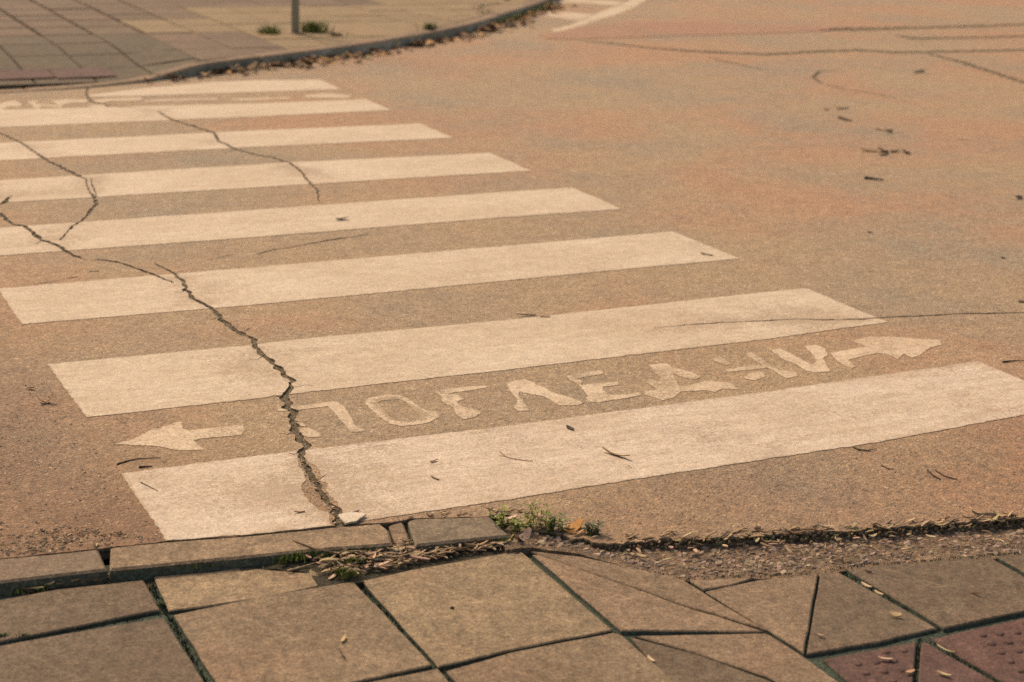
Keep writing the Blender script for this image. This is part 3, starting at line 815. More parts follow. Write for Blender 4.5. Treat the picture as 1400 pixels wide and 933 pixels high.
def jc(c, r, s=0.2):
    k = 1 + r.uniform(-s, s)
    return tuple(max(0.004, q * k * (1 + r.uniform(-0.06, 0.06))) for q in c)

def chip(bag, p, size, r, col, flat=0.45, elong=1.0):
    a = r.uniform(0, 6.28); V = []
    n = r.choice((5, 6))
    for lev, (rad, h) in enumerate(((1.0, 0.0), (0.62, 1.0))):
        for i in range(n):
            an = 2 * math.pi * i / n; rr = size * rad * r.uniform(0.7, 1.2)
            x, y = rr * math.cos(an) * elong, rr * math.sin(an)
            V.append((p[0] + x * math.cos(a) - y * math.sin(a), p[1] + x * math.sin(a) + y * math.cos(a), p[2] - size * 0.15 + h * size * flat * r.uniform(0.7, 1.3)))
    Fs = [[i, (i + 1) % n, n + (i + 1) % n, n + i] for i in range(n)] + [list(range(n, 2 * n))]
    bag.add(V, Fs, col)

def flake(bag, p, L, w, r, col, tilt=0.5, curl=0.15, ang=None, z0=None):
    """a dry leaf fragment or wood shaving, thin but with two sides and a bend"""
    a = r.uniform(0, 6.28) if ang is None else ang; n = 5; th = 0.0012
    tz = r.uniform(-tilt, tilt); rl = r.uniform(-0.5, 0.5)
    top, bot = [], []
    for i in range(n):
        t = i / (n - 1); x = (t - 0.5) * L
        ww = w * (0.25 + 0.75 * math.sin(math.pi * min(1, max(0, 0.08 + 0.84 * t)))) * 0.5
        zc = curl * L * (4 * (t - 0.5) ** 2) + x * tz * 0.5
        for s in (-1, 1):
            y = s * ww + 0.035 * L * math.sin(t * 3 + a)
            z_ = zc + s * ww * rl
            P_ = (p[0] + x * math.cos(a) - y * math.sin(a), p[1] + x * math.sin(a) + y * math.cos(a), p[2] + z_)
            top.append((P_[0], P_[1], P_[2] + th)); bot.append((P_[0], P_[1], P_[2] - th))
    V = top + bot; m = 2 * n; Fs = []
    for i in range(n - 1):
        q = 2 * i
        Fs.append([q, q + 2, q + 3, q + 1]); Fs.append([m + q, m + q + 1, m + q + 3, m + q + 2])
        Fs.append([q, m + q, m + q + 2, q + 2]); Fs.append([q + 1, q + 3, m + q + 3, m + q + 1])
    Fs.append([0, 1, m + 1, m]); Fs.append([m - 2, 2 * m - 2, 2 * m - 1, m - 1])
    zmin = min(v[2] for v in V)
    lift = (p[2] - zmin) + 0.0005
    V = [(x, y, z + lift) for x, y, z in V]
    bag.add(V, Fs, col)

def blade(bag, p, h, w, r, col, lean=0.5):
    a = r.uniform(0, 6.28); lx, ly = math.cos(a) * lean * h, math.sin(a) * lean * h
    b = r.uniform(0, 6.28); wx, wy = math.cos(b) * w, math.sin(b) * w
    V = [(p[0] - wx, p[1] - wy, p[2] - 0.002), (p[0] + wx, p[1] + wy, p[2] - 0.002),
         (p[0] + lx * .4 + wx * .7, p[1] + ly * .4 + wy * .7, p[2] + h * .6), (p[0] + lx * .4 - wx * .7, p[1] + ly * .4 - wy * .7, p[2] + h * .6),
         (p[0] + lx, p[1] + ly, p[2] + h)]
    bag.add(V, [[0, 1, 2, 3], [3, 2, 4]], col)

def scatter(poly, n, r):
    xs = [p.x for p in poly]; ys = [p.y for p in poly]; out = []
    tries = 0
    while len(out) < n and tries < n * 60:
        tries += 1
        p = Vector((r.uniform(min(xs), max(xs)), r.uniform(min(ys), max(ys))))
        if inside(poly, p): out.append(p)
    return out

TAN = (0.29, 0.20, 0.115); STRAW = (0.37, 0.27, 0.155); BROWN = (0.17, 0.105, 0.06); DARK = (0.055, 0.042, 0.03); PINK = (0.34, 0.22, 0.15); ORANGE = (0.40, 0.20, 0.07)
GREEN = (0.13, 0.17, 0.03); DGREEN = (0.045, 0.075, 0.028); YGREEN = (0.22, 0.22, 0.045)
STONES = [(0.34, 0.27, 0.195), (0.26, 0.20, 0.14), (0.42, 0.32, 0.24), (0.16, 0.125, 0.09), (0.085, 0.07, 0.05), (0.36, 0.24, 0.17)]

r = random.Random(11)
# stone chips standing proud of the worn asphalt near the kerb
bag = Bag()
zoneL = P2([(-80, 560), (60, 520), (150, 640), (222, 738), (140, 748), (-80, 768)])
zoneR = P2([(700, 690), (1050, 634), (1400, 574), (1500, 560), (1480, 696), (1290, 714), (1050, 728), (850, 740), (700, 712)])
zoneM = P2([(0, 450), (700, 330), (1400, 300), (1500, 560), (700, 690), (150, 640)])
STR2 = [stripe_poly(tp, bt, 0, 0) for tp, bt, _ in STRIPES[:4]]
for poly, n, smin, smax in ((zoneL, 2600, 0.0012, 0.0048), (zoneR, 3400, 0.001, 0.0038), (zoneM, 2600, 0.001, 0.0028)):
    for p in scatter(poly, n, r):
        if any(inside(s, p) for s in STR2): continue
        s = smin + (smax - smin) * r.random() ** 2.5
        chip(bag, (p.x, p.y, 0.0), s, r, jc(r.choice(STONES), r), 0.5)
tag(bag.build('gravel', VSTONE), 'loose stone chips worn out of the asphalt along the gutter', 'gravel', kind='stuff')

# pebbles of the broken concrete strip
bag = Bag()
rp = P2(rough_px, -0.02)
rpv = [p for p in rp if p.x < 2.9]
for p in scatter(rpv, 2600, r):
    s = 0.0015 + 0.0095 * r.random() ** 3
    chip(bag, (p.x, p.y, -0.0235 + 0.015 * max(0, min(1, (1.12 - p.x) / 0.25))), s, r, jc(r.choice([(0.24, 0.17, 0.12), (0.20, 0.14, 0.10), (0.30, 0.22, 0.16), (0.13, 0.095, 0.07)]), r), 0.5, r.uniform(1, 1.6))
tag(bag.build('gravel', VSTONE), 'pebbles set in the broken concrete strip beside the slabs', 'gravel', kind='stuff')

# dry litter in the gap behind the kerb and along the asphalt edge
bag = Bag()
gapA = P2([(440, 786), (437, 772), (500, 757), (540, 752), (600, 748), (660, 742), (700, 738), (712, 750), (690, 756), (600, 772), (500, 792), (470, 797)], -0.03)
gapB = P2([(200, 790), (290, 774), (360, 764), (440, 757), (440, 776), (350, 772), (290, 780)], -0.03)
gapC = P2([(30, 812), (90, 800), (150, 790), (230, 780), (230, 788), (190, 792), (80, 806), (30, 815)], -0.03)
edgeD = P2([(850, 745), (905, 741), (965, 738), (1048, 733), (1150, 729), (1220, 725), (1290, 720), (1400, 712), (1480, 704), (1480, 714), (1400, 722), (1290, 729), (1150, 738), (1000, 746), (900, 752), (840, 750)], -0.02)
rubE = P2([(840, 750), (1000, 745), (1400, 722), (1400, 750), (1150, 770), (950, 786), (820, 760)], -0.02)
def sow(poly, n, z, Lr, wr, cols, tilt=0.5, dz=0.012, along=None):  # shreds strewn over an area
    for p in scatter(poly, n, r):
        ang = None if along is None else along + r.gauss(0, 0.5)
        flake(bag, (p.x, p.y, z + r.uniform(0, dz)), r.uniform(*Lr), r.uniform(*wr), r, jc(r.choice(cols), r, 0.3), tilt, r.uniform(-0.1, 0.2), ang)
for poly, n in ((gapA, 700), (gapB, 260), (gapC, 120)):
    for p in scatter(poly, n, r):
        chip(bag, (p.x, p.y, -0.022 if p.x > 0 else -0.029), r.uniform(0.0015, 0.005), r, jc(r.choice([BROWN, DARK, TAN, (0.10, 0.08, 0.05), (0.06, 0.06, 0.04)]), r, 0.3), 0.7, r.uniform(1, 2))
sow(gapA, 230, -0.017, (0.014, 0.045), (0.004, 0.010), [TAN, STRAW, PINK, BROWN], 0.25, 0.01, -0.25)
sow(gapA, 26, -0.012, (0.05, 0.09), (0.0015, 0.003), [TAN, STRAW, BROWN], 0.3, 0.006, -0.2)
sow(edgeD, 24, -0.008, (0.04, 0.09), (0.0015, 0.003), [TAN, STRAW, BROWN], 0.2, 0.006, -0.2)
sow(gapA, 170, -0.019, (0.008, 0.03), (0.002, 0.006), [TAN, STRAW, BROWN, BROWN, PINK, DARK], 0.5, 0.012, None)
sow(gapB, 110, -0.020, (0.01, 0.035), (0.003, 0.008), [TAN, BROWN, BROWN, DARK, PINK], 0.5, 0.014, -0.2)
sow(gapC, 60, -0.030, (0.012, 0.045), (0.003, 0.007), [TAN, BROWN, DARK, STRAW], 0.4, 0.014, -0.15)
sow(edgeD, 170, -0.008, (0.012, 0.05), (0.003, 0.008), [STRAW, TAN, TAN, BROWN, DARK], 0.35, 0.012, -0.15)
sow(rubE, 90, -0.012, (0.008, 0.03), (0.003, 0.009), [STRAW, TAN, PINK, BROWN], 0.2, 0.003)
gut = P2([(40, 757), (60, 725), (160, 728), (170, 742), (130, 750)])
sow(gut, 45, 0.0, (0.006, 0.022), (0.002, 0.004), [TAN, STRAW, BROWN], 0.2, 0.002)
kerbline = P2([(500, 716), (570, 706), (690, 694), (840, 735), (830, 742), (700, 716), (670, 704), (565, 708)])
sow(kerbline, 70, 0.0, (0.008, 0.026), (0.002, 0.006), [TAN, STRAW, BROWN, PINK], 0.3, 0.002, -0.15)
tag(bag.build('litter', VCOL), 'dry leaf shreds and wood shavings caught in the gap behind the kerb', 'litter', kind='stuff')

# dark crumbs of asphalt and soil at the broken road edge and within the crack
bag = Bag()
edge_line = P2([(830, 743), (905, 738.5), (965, 735.5), (1048, 730.5), (1150, 726.5), (1220, 722), (1290, 717), (1400, 709), (1500, 700)])
for a, b in zip(edge_line, edge_line[1:]):
    for _ in range(int((b - a).length * 280)):
        t = r.random(); p = a.lerp(b, t)
        chip(bag, (p.x + r.gauss(0, .004), p.y - abs(r.gauss(0.002, 0.010)) + 0.002, -0.012 + r.uniform(-.004, .008)), r.uniform(0.002, 0.006), r, jc(r.choice([DARK, (0.06, 0.055, 0.04), DGREEN, BROWN, BROWN, (0.13, 0.095, 0.06)]), r), 0.8)
main = P2([(463, 722), (458, 696), (445, 682), (428, 656), (420, 641), (413, 619), (410, 601), (401, 584), (395, 557), (395, 534), (388, 511), (360, 487), (327, 455), (300, 433), (255, 398)])
for a, b in zip(main, main[1:]):
    for _ in range(int((b - a).length * 160)):
        p = a.lerp(b, r.random())
        chip(bag, (p.x + r.gauss(0, .006), p.y + r.gauss(0, .006), -0.010 + r.uniform(0, .006)), r.uniform(0.0015, 0.005), r, jc(r.choice([BROWN, DARK, TAN, (0.10, 0.085, 0.05)]), r), 0.7)
for ln, dn in ((P2([(237, 387), (212, 377), (165, 360), (132, 355)]), 90), (P2([(112, 354), (85, 340), (57, 329), (41, 317), (17, 307), (0, 292)]), 130), (P2([(30, 196), (65, 220), (92, 233), (107, 241)]), 60), (P2([(130, 271), (131, 281), (115, 299)]), 70), (P2([(232, 163), (292, 182), (350, 212), (397, 224), (419, 246)]), 45)):
    for a, b in zip(ln, ln[1:]):
        for _ in range(int((b - a).length * dn)):
            p = a.lerp(b, r.random())
            chip(bag, (p.x + r.gauss(0, .007), p.y + r.gauss(0, .007), -0.007 + r.uniform(0, .006)), r.uniform(0.002, 0.006), r, jc(r.choice([BROWN, DARK, TAN, (0.09, 0.085, 0.045)]), r), 0.6)
sp = SPALL[0]
for p in scatter(sp, 120, r):
    chip(bag, (p.x, p.y, 0.0 if r.random() > .5 else -0.01), r.uniform(0.002, 0.007), r, jc(r.choice([(0.30, 0.21, 0.13), PINK, BROWN, (0.33, 0.23, 0.13)]), r), 0.4)
for p in scatter(P2([(-60, 768), (-60, 720), (40, 712), (120, 722), (170, 730), (215, 738), (136, 749)]), 900, r):
    if nz(p.x, p.y, 5, 44) + 0.5 * nz(p.x, p.y, 21, 45) < -0.05: continue
    chip(bag, (p.x, p.y, 0.0), r.uniform(0.0015, 0.006), r, jc(r.choice([(0.07, 0.06, 0.045), BROWN, (0.12, 0.09, 0.06), (0.20, 0.14, 0.09), TAN]), r), 0.5)
tag(bag.build('rubble', VSTONE), 'dark crumbs lying in the crack and under the broken asphalt edge', 'rubble', kind='stuff')

# moss and tiny growth in the joints
bag = Bag()
def moss_patch(px, n, rad, z, cols, h=(0.004, 0.012)):
    c = W(px[0], px[1], z)
    for _ in range(n):
        an, q = r.uniform(0, 6.28), rad * abs(r.gauss(0, 0.5))
        blade(bag, (c.x + q * math.cos(an) * 1.6, c.y + q * math.sin(an) * 0.5, z), r.uniform(*h), r.uniform(0.0008, 0.002), r, jc(r.choice(cols), r, 0.35), 0.6)
GG = [GREEN, DGREEN, DGREEN, YGREEN]
for px, n, rad in (((425, 759), 420, 0.035), ((405, 764), 160, 0.02), ((388, 768), 110, 0.016), ((470, 756), 260, 0.035), ((500, 753), 220, 0.035), ((520, 750), 120, 0.02), ((482, 770), 160, 0.025), ((466, 784), 110, 0.014), ((478, 788), 150, 0.014), ((290, 772), 130, 0.02), ((270, 774), 110, 0.02), ((35, 808), 160, 0.03), ((60, 806), 60, 0.02), ((690, 742), 120, 0.02), ((40, 765), 0, 0.02)):
    moss_patch(px, n, rad, -0.010 if px[0] > 200 else -0.028, GG + [GREEN], (0.006, 0.018))
for px, n, rad in (((3, 873), 300, 0.016), ((33, 872), 90, 0.008), ((222, 829), 70, 0.01)):
    moss_patch(px, n, rad, -0.028, [DGREEN, DGREEN, GREEN])
def moss_line(pxs, dens, z, cols, sd=0.004, h=(0.003, 0.009)):
    L_ = P2(pxs, z)
    for a, b in zip(L_, L_[1:]):
        for _ in range(int((b - a).length * dens)):
            p = a.lerp(b, r.random())
            blade(bag, (p.x + r.gauss(0, sd), p.y + r.gauss(0, sd), z), r.uniform(*h), r.uniform(0.0008, 0.002), r, jc(r.choice(cols), r, 0.35), 0.5)
DD = [DGREEN, (0.03, 0.04, 0.025), (0.05, 0.05, 0.03)]
moss_line([(-50, 889), (110, 859), (228, 838), (350, 817)], 500, -0.030, DD)
moss_line([(205, 800), (228, 838), (282, 935)], 600, -0.030, DD)
moss_line([(480, 790), (600, 912), (625, 940)], 600, -0.030, DD)
moss_line([(520, 932), (600, 912), (840, 863)], 500, -0.030, DD)
moss_line([(1102, 896), (1119, 790)], 600, -0.036, [DGREEN, YGREEN, (0.06, 0.06, 0.03)])
moss_line([(1105, 897), (1290, 861), (1400, 836)], 600, -0.030, DD)
moss_line([(1250, 935), (1258, 876)], 700, -0.030, DD)
moss_line([(1268, 877), (1370, 940)], 500, -0.030, DD)
moss_line([(1150, 784), (1285, 858)], 400, -0.030, DD)
moss_line([(930, 795), (1050, 864)], 300, -0.030, DD)
moss_line([(905, 739.5), (1048, 731.5), (1150, 727.5), (1290, 718), (1400, 710)], 1500, -0.010, DD + [DGREEN, GREEN], 0.008, (0.005, 0.014))
moss_line([(735, 755), (925, 790), (940, 791), (1030, 788), (1120, 783), (1155, 776), (1310, 763), (1400, 756)], 260, -0.017, [(0.05, 0.055, 0.038), DGREEN, BROWN], 0.004, (0.002, 0.006))
moss_line([(560, 747), (700, 737)], 700, -0.034, DD + [GREEN], 0.006)
tag(bag.build('moss', VLEAF), 'dark green moss growing in the slab joints and behind the kerb', 'moss', kind='stuff')

# fallen leaves along the far kerb
bag = Bag()
kl = [p for p in fk if 1.5 < p.x < 7.2]
cum = [0]
for a, b in zip(kl, kl[1:]): cum.append(cum[-1] + (b - a).length)
for q in range(850):
    t = r.uniform(0, cum[-1]); j = max(i for i in range(len(cum)) if cum[i] <= t); j = min(j, len(kl) - 2)
    p = kl[j].lerp(kl[j + 1], (t - cum[j]) / 0.25); d = (kl[j + 1] - kl[j]).normalized(); nn = Vector((d.y, -d.x))
    if nz(p.x, p.y, 2.6, 21) < -0.05 and r.random() < .75: continue
    if p.x < 2.1 and r.random() < .8: continue
    off = 0.02 + abs(r.gauss(0, 0.06 + 0.10 * max(0, nz(p.x, p.y, 1.3, 33) + 0.3)))
    p = p + nn * off
    flake(bag, (p.x, p.y, r.uniform(0, max(0.002, 0.025 - off * 0.2))), r.uniform(0.025, 0.10), r.uniform(0.015, 0.055), r, jc(r.choice([ORANGE, BROWN, BROWN, TAN, BROWN, BROWN, DARK, (0.26, 0.14, 0.07), (0.20, 0.12, 0.06)]), r, 0.35), 0.9, r.uniform(-.15, .25))
tag(bag.build('fallen_leaves', VCOL), 'brown and orange leaves heaped along the foot of the far kerb', 'leaves', kind='stuff')

bag = Bag()
for q in range(900):
    t = r.uniform(cum[-1] * 0.62, cum[-1]); j = max(i for i in range(len(cum)) if cum[i] <= t); j = min(j, len(kl) - 2)
    p = kl[j].lerp(kl[j + 1], (t - cum[j]) / 0.25); d = (kl[j + 1] - kl[j]).normalized(); nn = Vector((d.y, -d.x))
    if nz(p.x, p.y, 2.0, 5) < -0.1: continue
    p = p + nn * (0.01 + abs(r.gauss(0, 0.03)))
    blade(bag, (p.x, p.y, 0), r.uniform(0.02, 0.07), r.uniform(0.003, 0.007), r, jc(r.choice([DGREEN, GREEN]), r, 0.3), 0.6)
for pxs in ([(618, 26), (636, 23), (648, 24)], [(650, 14), (664, 9), (682, 6)], [(655, 20), (672, 16)], [(690, 2), (704, -2)], [(590, 43), (600, 38)]):
    L_ = P2(pxs, 0.066)
    for a, b in zip(L_, L_[1:]):
        for _ in range(int((b - a).length * 150)):
            p = a.lerp(b, r.random())
            blade(bag, (p.x + r.gauss(0, .03), p.y + r.gauss(0, .03), 0.064), r.uniform(0.01, 0.03), r.uniform(0.002, 0.006), r, jc(r.choice([DGREEN, (0.06, 0.05, 0.03), BROWN]), r, 0.3), 0.7)
tag(bag.build('weeds', VLEAF), 'low dark green weeds in the gutter of the far kerb corner', 'weeds', kind='stuff')


# ------------------------------------------------------------------ plants
def grass_tuft(name, u, v, z, n, rad, h, label, cols):
    c = W(u, v, z); e = empty(name, (c.x, c.y, z))
    b = Bag()
    for _ in range(n):
        an, q = r.uniform(0, 6.28), rad * abs(r.gauss(0, 0.5))
        blade(b, (q * math.cos(an) * 1.3, q * math.sin(an), 0), r.uniform(0.3, 1) * h, r.uniform(0.002, 0.005), r, jc(r.choice(cols), r, 0.35), 0.7)
    tag(b.build('blades', VLEAF, e), kind='stuff')
    tag(e, label, 'grass tuft', 'grass tufts by the steel post')
grass_tuft('grass_tuft', 369, 47, 0.07, 260, 0.09, 0.085, 'small rounded green tuft on the far pavement, apart from the post', [GREEN, DGREEN, YGREEN])
grass_tuft('grass_tuft', 430, 45, 0.07, 380, 0.11, 0.12, 'larger grass tuft with a tall sprig right beside the steel post', [GREEN, YGREEN, DGREEN, (0.14, 0.12, 0.05)])
grass_tuft('grass_tuft', 460, 50, 0.07, 110, 0.10, 0.04, 'thin low straggle of dry grass trailing away from the post', [(0.12, 0.10, 0.035), DGREEN, BROWN])
grass_tuft('grass_tuft', 587, 42, 0.07, 90, 0.05, 0.09, 'single dark sprig growing from a joint of the far kerb', [DGREEN, GREEN])


def leafy_weed(u, v, z, h, nst, cols, label, leafL=0.012):
    h *= 1.2; leafL *= 1.2
    c = W(u, v, z); e = empty('weed', (c.x, c.y, z))
    bs, bl = Bag(), Bag()
    for s in range(nst):
        a = r.uniform(0, 6.28); ln = r.uniform(0.1, 0.55); hh = h * r.uniform(0.55, 1.0)
        bx, by = r.gauss(0, 0.006), r.gauss(0, 0.004)
        pts = []
        for i in range(5):
            t = i / 4; pts.append(Vector((bx + math.cos(a) * ln * hh * t * t, by + math.sin(a) * ln * hh * t * t, hh * t)))
        V, Fs = [], []
        for i, p in enumerate(pts):
            for q in range(4):
                an = q * math.pi / 2; rr = 0.0011 * (1 - 0.6 * i / 4)
                V.append((p.x + rr * math.cos(an), p.y + rr * math.sin(an), p.z))
        for i in range(4):
            for q in range(4): Fs.append([i * 4 + q, i * 4 + (q + 1) % 4, i * 4 + 4 + (q + 1) % 4, i * 4 + 4 + q])
        bs.add(V, Fs, jc((0.14, 0.14, 0.05), r))
        for i in range(1, 5):
            for _ in range(3):
                p = pts[i]; an = r.uniform(0, 6.28); L_ = leafL * r.uniform(0.6, 1.3); w_ = L_ * 0.22; up = r.uniform(0.1, 0.9)
                d = Vector((math.cos(an), math.sin(an), up)).normalized(); sdv = Vector((-math.sin(an), math.cos(an), 0))
                V = [tuple(p), tuple(p + d * L_ * .5 + sdv * w_), tuple(p + d * L_ + Vector((0, 0, -0.1 * L_))), tuple(p + d * L_ * .5 - sdv * w_)]
                bl.add(V, [[0, 1, 2, 3]], jc(r.choice(cols), r, 0.3))
    bs.build('stem', VLEAF, e); bl.build('leaves', VLEAF, e)
    tag(e, label, 'weed', 'weeds at the broken end of the kerb')
FRESH = [(0.15, 0.19, 0.03), GREEN, (0.20, 0.22, 0.045)]
leafy_weed(683, 724, -0.01, 0.045, 7, FRESH, 'bright feathery weed sprouting right against the end of the kerb stone')
leafy_weed(704, 731, -0.015, 0.035, 8, [(0.22, 0.21, 0.04), GREEN], 'low yellowish weed sprawling in front of the other sprouts')
leafy_weed(721, 727, -0.012, 0.062, 6, FRESH, 'tallest thin upright weed among the sprouts at the kerb end')
leafy_weed(738, 727, -0.012, 0.055, 5, FRESH, 'slim bright weed standing between the tallest weed and the bushy one')
leafy_weed(752, 732, -0.014, 0.05, 11, [GREEN, DGREEN, (0.15, 0.19, 0.03)], 'bushiest green weed, touching the orange dry leaf')
leafy_weed(765, 733, -0.014, 0.042, 6, [GREEN, DGREEN], 'small weed poking up through the orange dry leaf')
leafy_weed(804, 738, -0.014, 0.035, 8, [DGREEN, (0.06, 0.06, 0.03)], 'dull dark weed just beyond the orange dry leaf')
leafy_weed(817, 738, -0.014, 0.04, 6, [DGREEN, (0.06, 0.07, 0.03)], 'last dark weed at the start of the broken asphalt edge')


# ------------------------------------------------------------------ single leaves, twigs and stones
def twig(pts_px, rad, col, label, name='twig', z=0.0, group='twigs lying about', rise=0.0):
    pts = [W(u, v, z) for u, v in pts_px]
    pts = [p.to_3d() for p in densify([p.to_2d() for p in pts], 0.008, 0.0015, len(label), 40, closed=False)]
    c = pts[0].copy(); V, Fs = [], []; n = len(pts); rr = random.Random(len(label) * 7)
    for i, p in enumerate(pts):
        t = (pts[min(i + 1, n - 1)] - pts[max(i - 1, 0)]).normalized(); s = Vector((-t.y, t.x, 0)); tp = 1 - 0.55 * i / max(1, n - 1)
        ra = rad * tp * rr.uniform(0.8, 1.2); zz = z + rad * 1.02 + rise * math.sin(math.pi * i / max(1, n - 1))
        for q in range(6):
            an = q * math.pi / 3; o = s * ra * math.cos(an)
            V.append((p.x - c.x + o.x, p.y - c.y + o.y, zz + ra * math.sin(an)))
    for i in range(n - 1):
        for q in range(6): Fs.append([i * 6 + q, i * 6 + (q + 1) % 6, i * 6 + 6 + (q + 1) % 6, i * 6 + 6 + q])
    Fs.append(list(range(6))[::-1]); Fs.append([(n - 1) * 6 + q for q in range(6)])
    b = Bag(); b.add(V, Fs, col)
    o = b.build(name, VCOL, smooth=True); o.location = (c.x, c.y, 0)
    return tag(o, label, 'twig', group)

def leaf(a_px, b_px, width, col, label, z=0.0, curl=0.08, name='leaf', cat='leaf', group='single fallen leaves', tilt=0.25):
    a, b = W(*a_px, z), W(*b_px, z); c = (a + b) / 2; L_ = (b - a).length
    bg_ = Bag(); rr = random.Random(len(label))
    flake(bg_, (0, 0, z + T * 0.9), L_, width, rr, col, tilt, curl, math.atan2(b.y - a.y, b.x - a.x))
    o = bg_.build(name, VCOL, smooth=False); o.location = (c.x, c.y, 0)
    return tag(o, label, cat, group)

leaf((52, 553), (73, 551), 0.018, (0.24, 0.12, 0.06), 'curled brown leaf on bare asphalt outside the left ends of the stripes', curl=0.45)
leaf((37, 533), (47, 533), 0.012, DARK, 'tiny dark leaf scrap just beyond the curled brown leaf')
twig([(160, 636), (175, 631), (192, 628), (220, 627)], 0.0022, DARK, 'long thin arched twig below the crisp painted arrow')
twig([(190, 640), (208, 639)], 0.003, DARK, 'short dark stub on the corner edge of the nearest stripe')
twig([(193, 661), (205, 667), (216, 673)], 0.002, (0.07, 0.06, 0.055), 'straight dark stick at the broken-crack end of the nearest stripe')
twig([(683, 619), (690, 625), (700, 628.5), (728, 632)], 0.0022, (0.26, 0.15, 0.08), 'thin brown forked twig in the middle of the nearest stripe')
twig([(683, 624), (698, 627.5)], 0.0015, (0.22, 0.12, 0.07), 'short side sprig crossing the forked twig on the nearest stripe')
leaf((825, 618), (859, 630.5), 0.014, (0.25, 0.16, 0.075), 'rolled brown leaf on the nearest stripe under the letter Д', curl=0.1)
twig([(872, 625), (885, 629), (903, 629.5)], 0.0012, (0.38, 0.25, 0.15), 'faint pale twig beside the rolled brown leaf')
twig([(858, 637), (864, 641)], 0.002, TAN, 'tiny tan shred below the rolled brown leaf')
leaf((775, 586), (784, 590), 0.010, DARK, 'small black scrap near the upper edge of the nearest stripe')
leaf((588, 634), (598, 631), 0.006, (0.26, 0.06, 0.04), 'small dark red shred on the nearest stripe')
leaf((590, 654), (600, 658), 0.005, BROWN, 'small brown sliver on the nearest stripe below the red shred')
twig([(629, 636), (634, 638), (643, 640)], 0.0012, (0.40, 0.24, 0.15), 'pale hair-thin sprig between the red shred and the forked twig')
leaf((402, 703), (417, 701), 0.004, (0.24, 0.10, 0.07), 'thin reddish sliver on the nearest stripe left of the spalled hole')
leaf((478, 703.5), (491, 700.5), 0.005, (0.14, 0.07, 0.05), 'dark sliver just above the loose paint flake')
twig([(1166, 612), (1174, 616), (1186, 617.5), (1198, 615)], 0.003, (0.10, 0.075, 0.04), 'curved twig at the lower edge of the nearest stripe')
twig([(1268, 644), (1275, 651), (1286, 657)], 0.003, DARK, 'thicker of two dark twigs lying side by side on the gutter asphalt')
twig([(1279, 644), (1290, 652), (1309, 657)], 0.0024, DARK, 'thinner of two dark twigs lying side by side on the gutter asphalt')
twig([(1205, 637), (1214, 642), (1222, 642)], 0.002, (0.09, 0.065, 0.045), 'faint short twig on the asphalt between curved twig and twig pair')
leaf((459, 302), (476, 301), 0.022, (0.22, 0.15, 0.06), 'olive brown leaf on the fourth stripe')
leaf((958, 348), (974, 350.5), 0.020, (0.20, 0.14, 0.07), 'brown leaf near the tapered tip of the third stripe')
twig([(1182, 245), (1195, 246.5), (1208, 248)], 0.008, DARK, 'stout dark stick on the open asphalt past the fourth stripe')
leaf((1186, 318), (1192, 319), 0.014, DARK, 'tiny dark speck of leaf on open asphalt below the stout stick')
for i, (a, b, w_, c_, lb) in enumerate([((1176, 207), (1200, 208), 0.035, (0.17, 0.11, 0.05), 'flat tan leaf shred of the debris cluster on open asphalt'),
                                        ((1203, 206), (1212, 210), 0.05, DARK, 'darkest lump in the debris cluster on open asphalt'),
                                        ((1218, 209), (1228, 207), 0.035, (0.09, 0.07, 0.035), 'middle scrap of the debris cluster on open asphalt'),
                                        ((1236, 208), (1242, 212), 0.03, DARK, 'outermost dark scrap of the debris cluster on open asphalt'),
                                        ((1202, 213), (1214, 212), 0.03, (0.10, 0.08, 0.04), 'front scrap of the debris cluster on open asphalt')]):
    leaf(a, b, w_, c_, lb, group='debris cluster on the open asphalt')
leaf((1211, 181), (1220, 182), 0.045, DARK, 'dark leaf with a stalk lying beyond the debris cluster')
twig([(1197, 177), (1212, 181)], 0.005, BROWN, 'brown stalk touching the dark leaf beyond the debris cluster')
twig([(1146, 162), (1156, 165), (1165, 167)], 0.008, DARK, 'dark twig far out on the asphalt beside a dusty patch')
leaf((1250, 100), (1263, 99), 0.06, (0.05, 0.05, 0.035), 'dark leaf alone on the far asphalt below the long cracks')
leaf((1306, 190), (1327, 192), 0.02, (0.42, 0.30, 0.18), 'pale straw-coloured leaf on the far asphalt')
leaf((1140, 150), (1161, 149), 0.03, (0.14, 0.10, 0.06), 'brown smear of leaf above the dark far twig')
leaf((1126, 150), (1134, 151), 0.03, (0.12, 0.085, 0.05), 'small brown scrap next to the brown smear of leaf')
twig([(1370, 496), (1385, 494.5), (1402, 494)], 0.003, DARK, 'dark twig just past the tip of the nearest stripe')
leaf((1388, 273), (1397, 272), 0.03, DARK, 'dark scrap at the picture edge level with the fourth stripe')
leaf((1392, 413), (1402, 414), 0.02, (0.10, 0.06, 0.04), 'brown scrap at the picture edge just above the hairline crack')
leaf((1368, 353), (1374, 354), 0.012, DARK, 'black speck on the asphalt above the hairline crack')
leaf((707, 433.5), (733, 432), 0.009, (0.10, 0.075, 0.045), 'dark strip of leaf on the upper edge of the second stripe', curl=0.02)
leaf((738, 434), (752, 435), 0.008, (0.27, 0.19, 0.12), 'pale scrap beside the dark strip on the second stripe', curl=0.02)
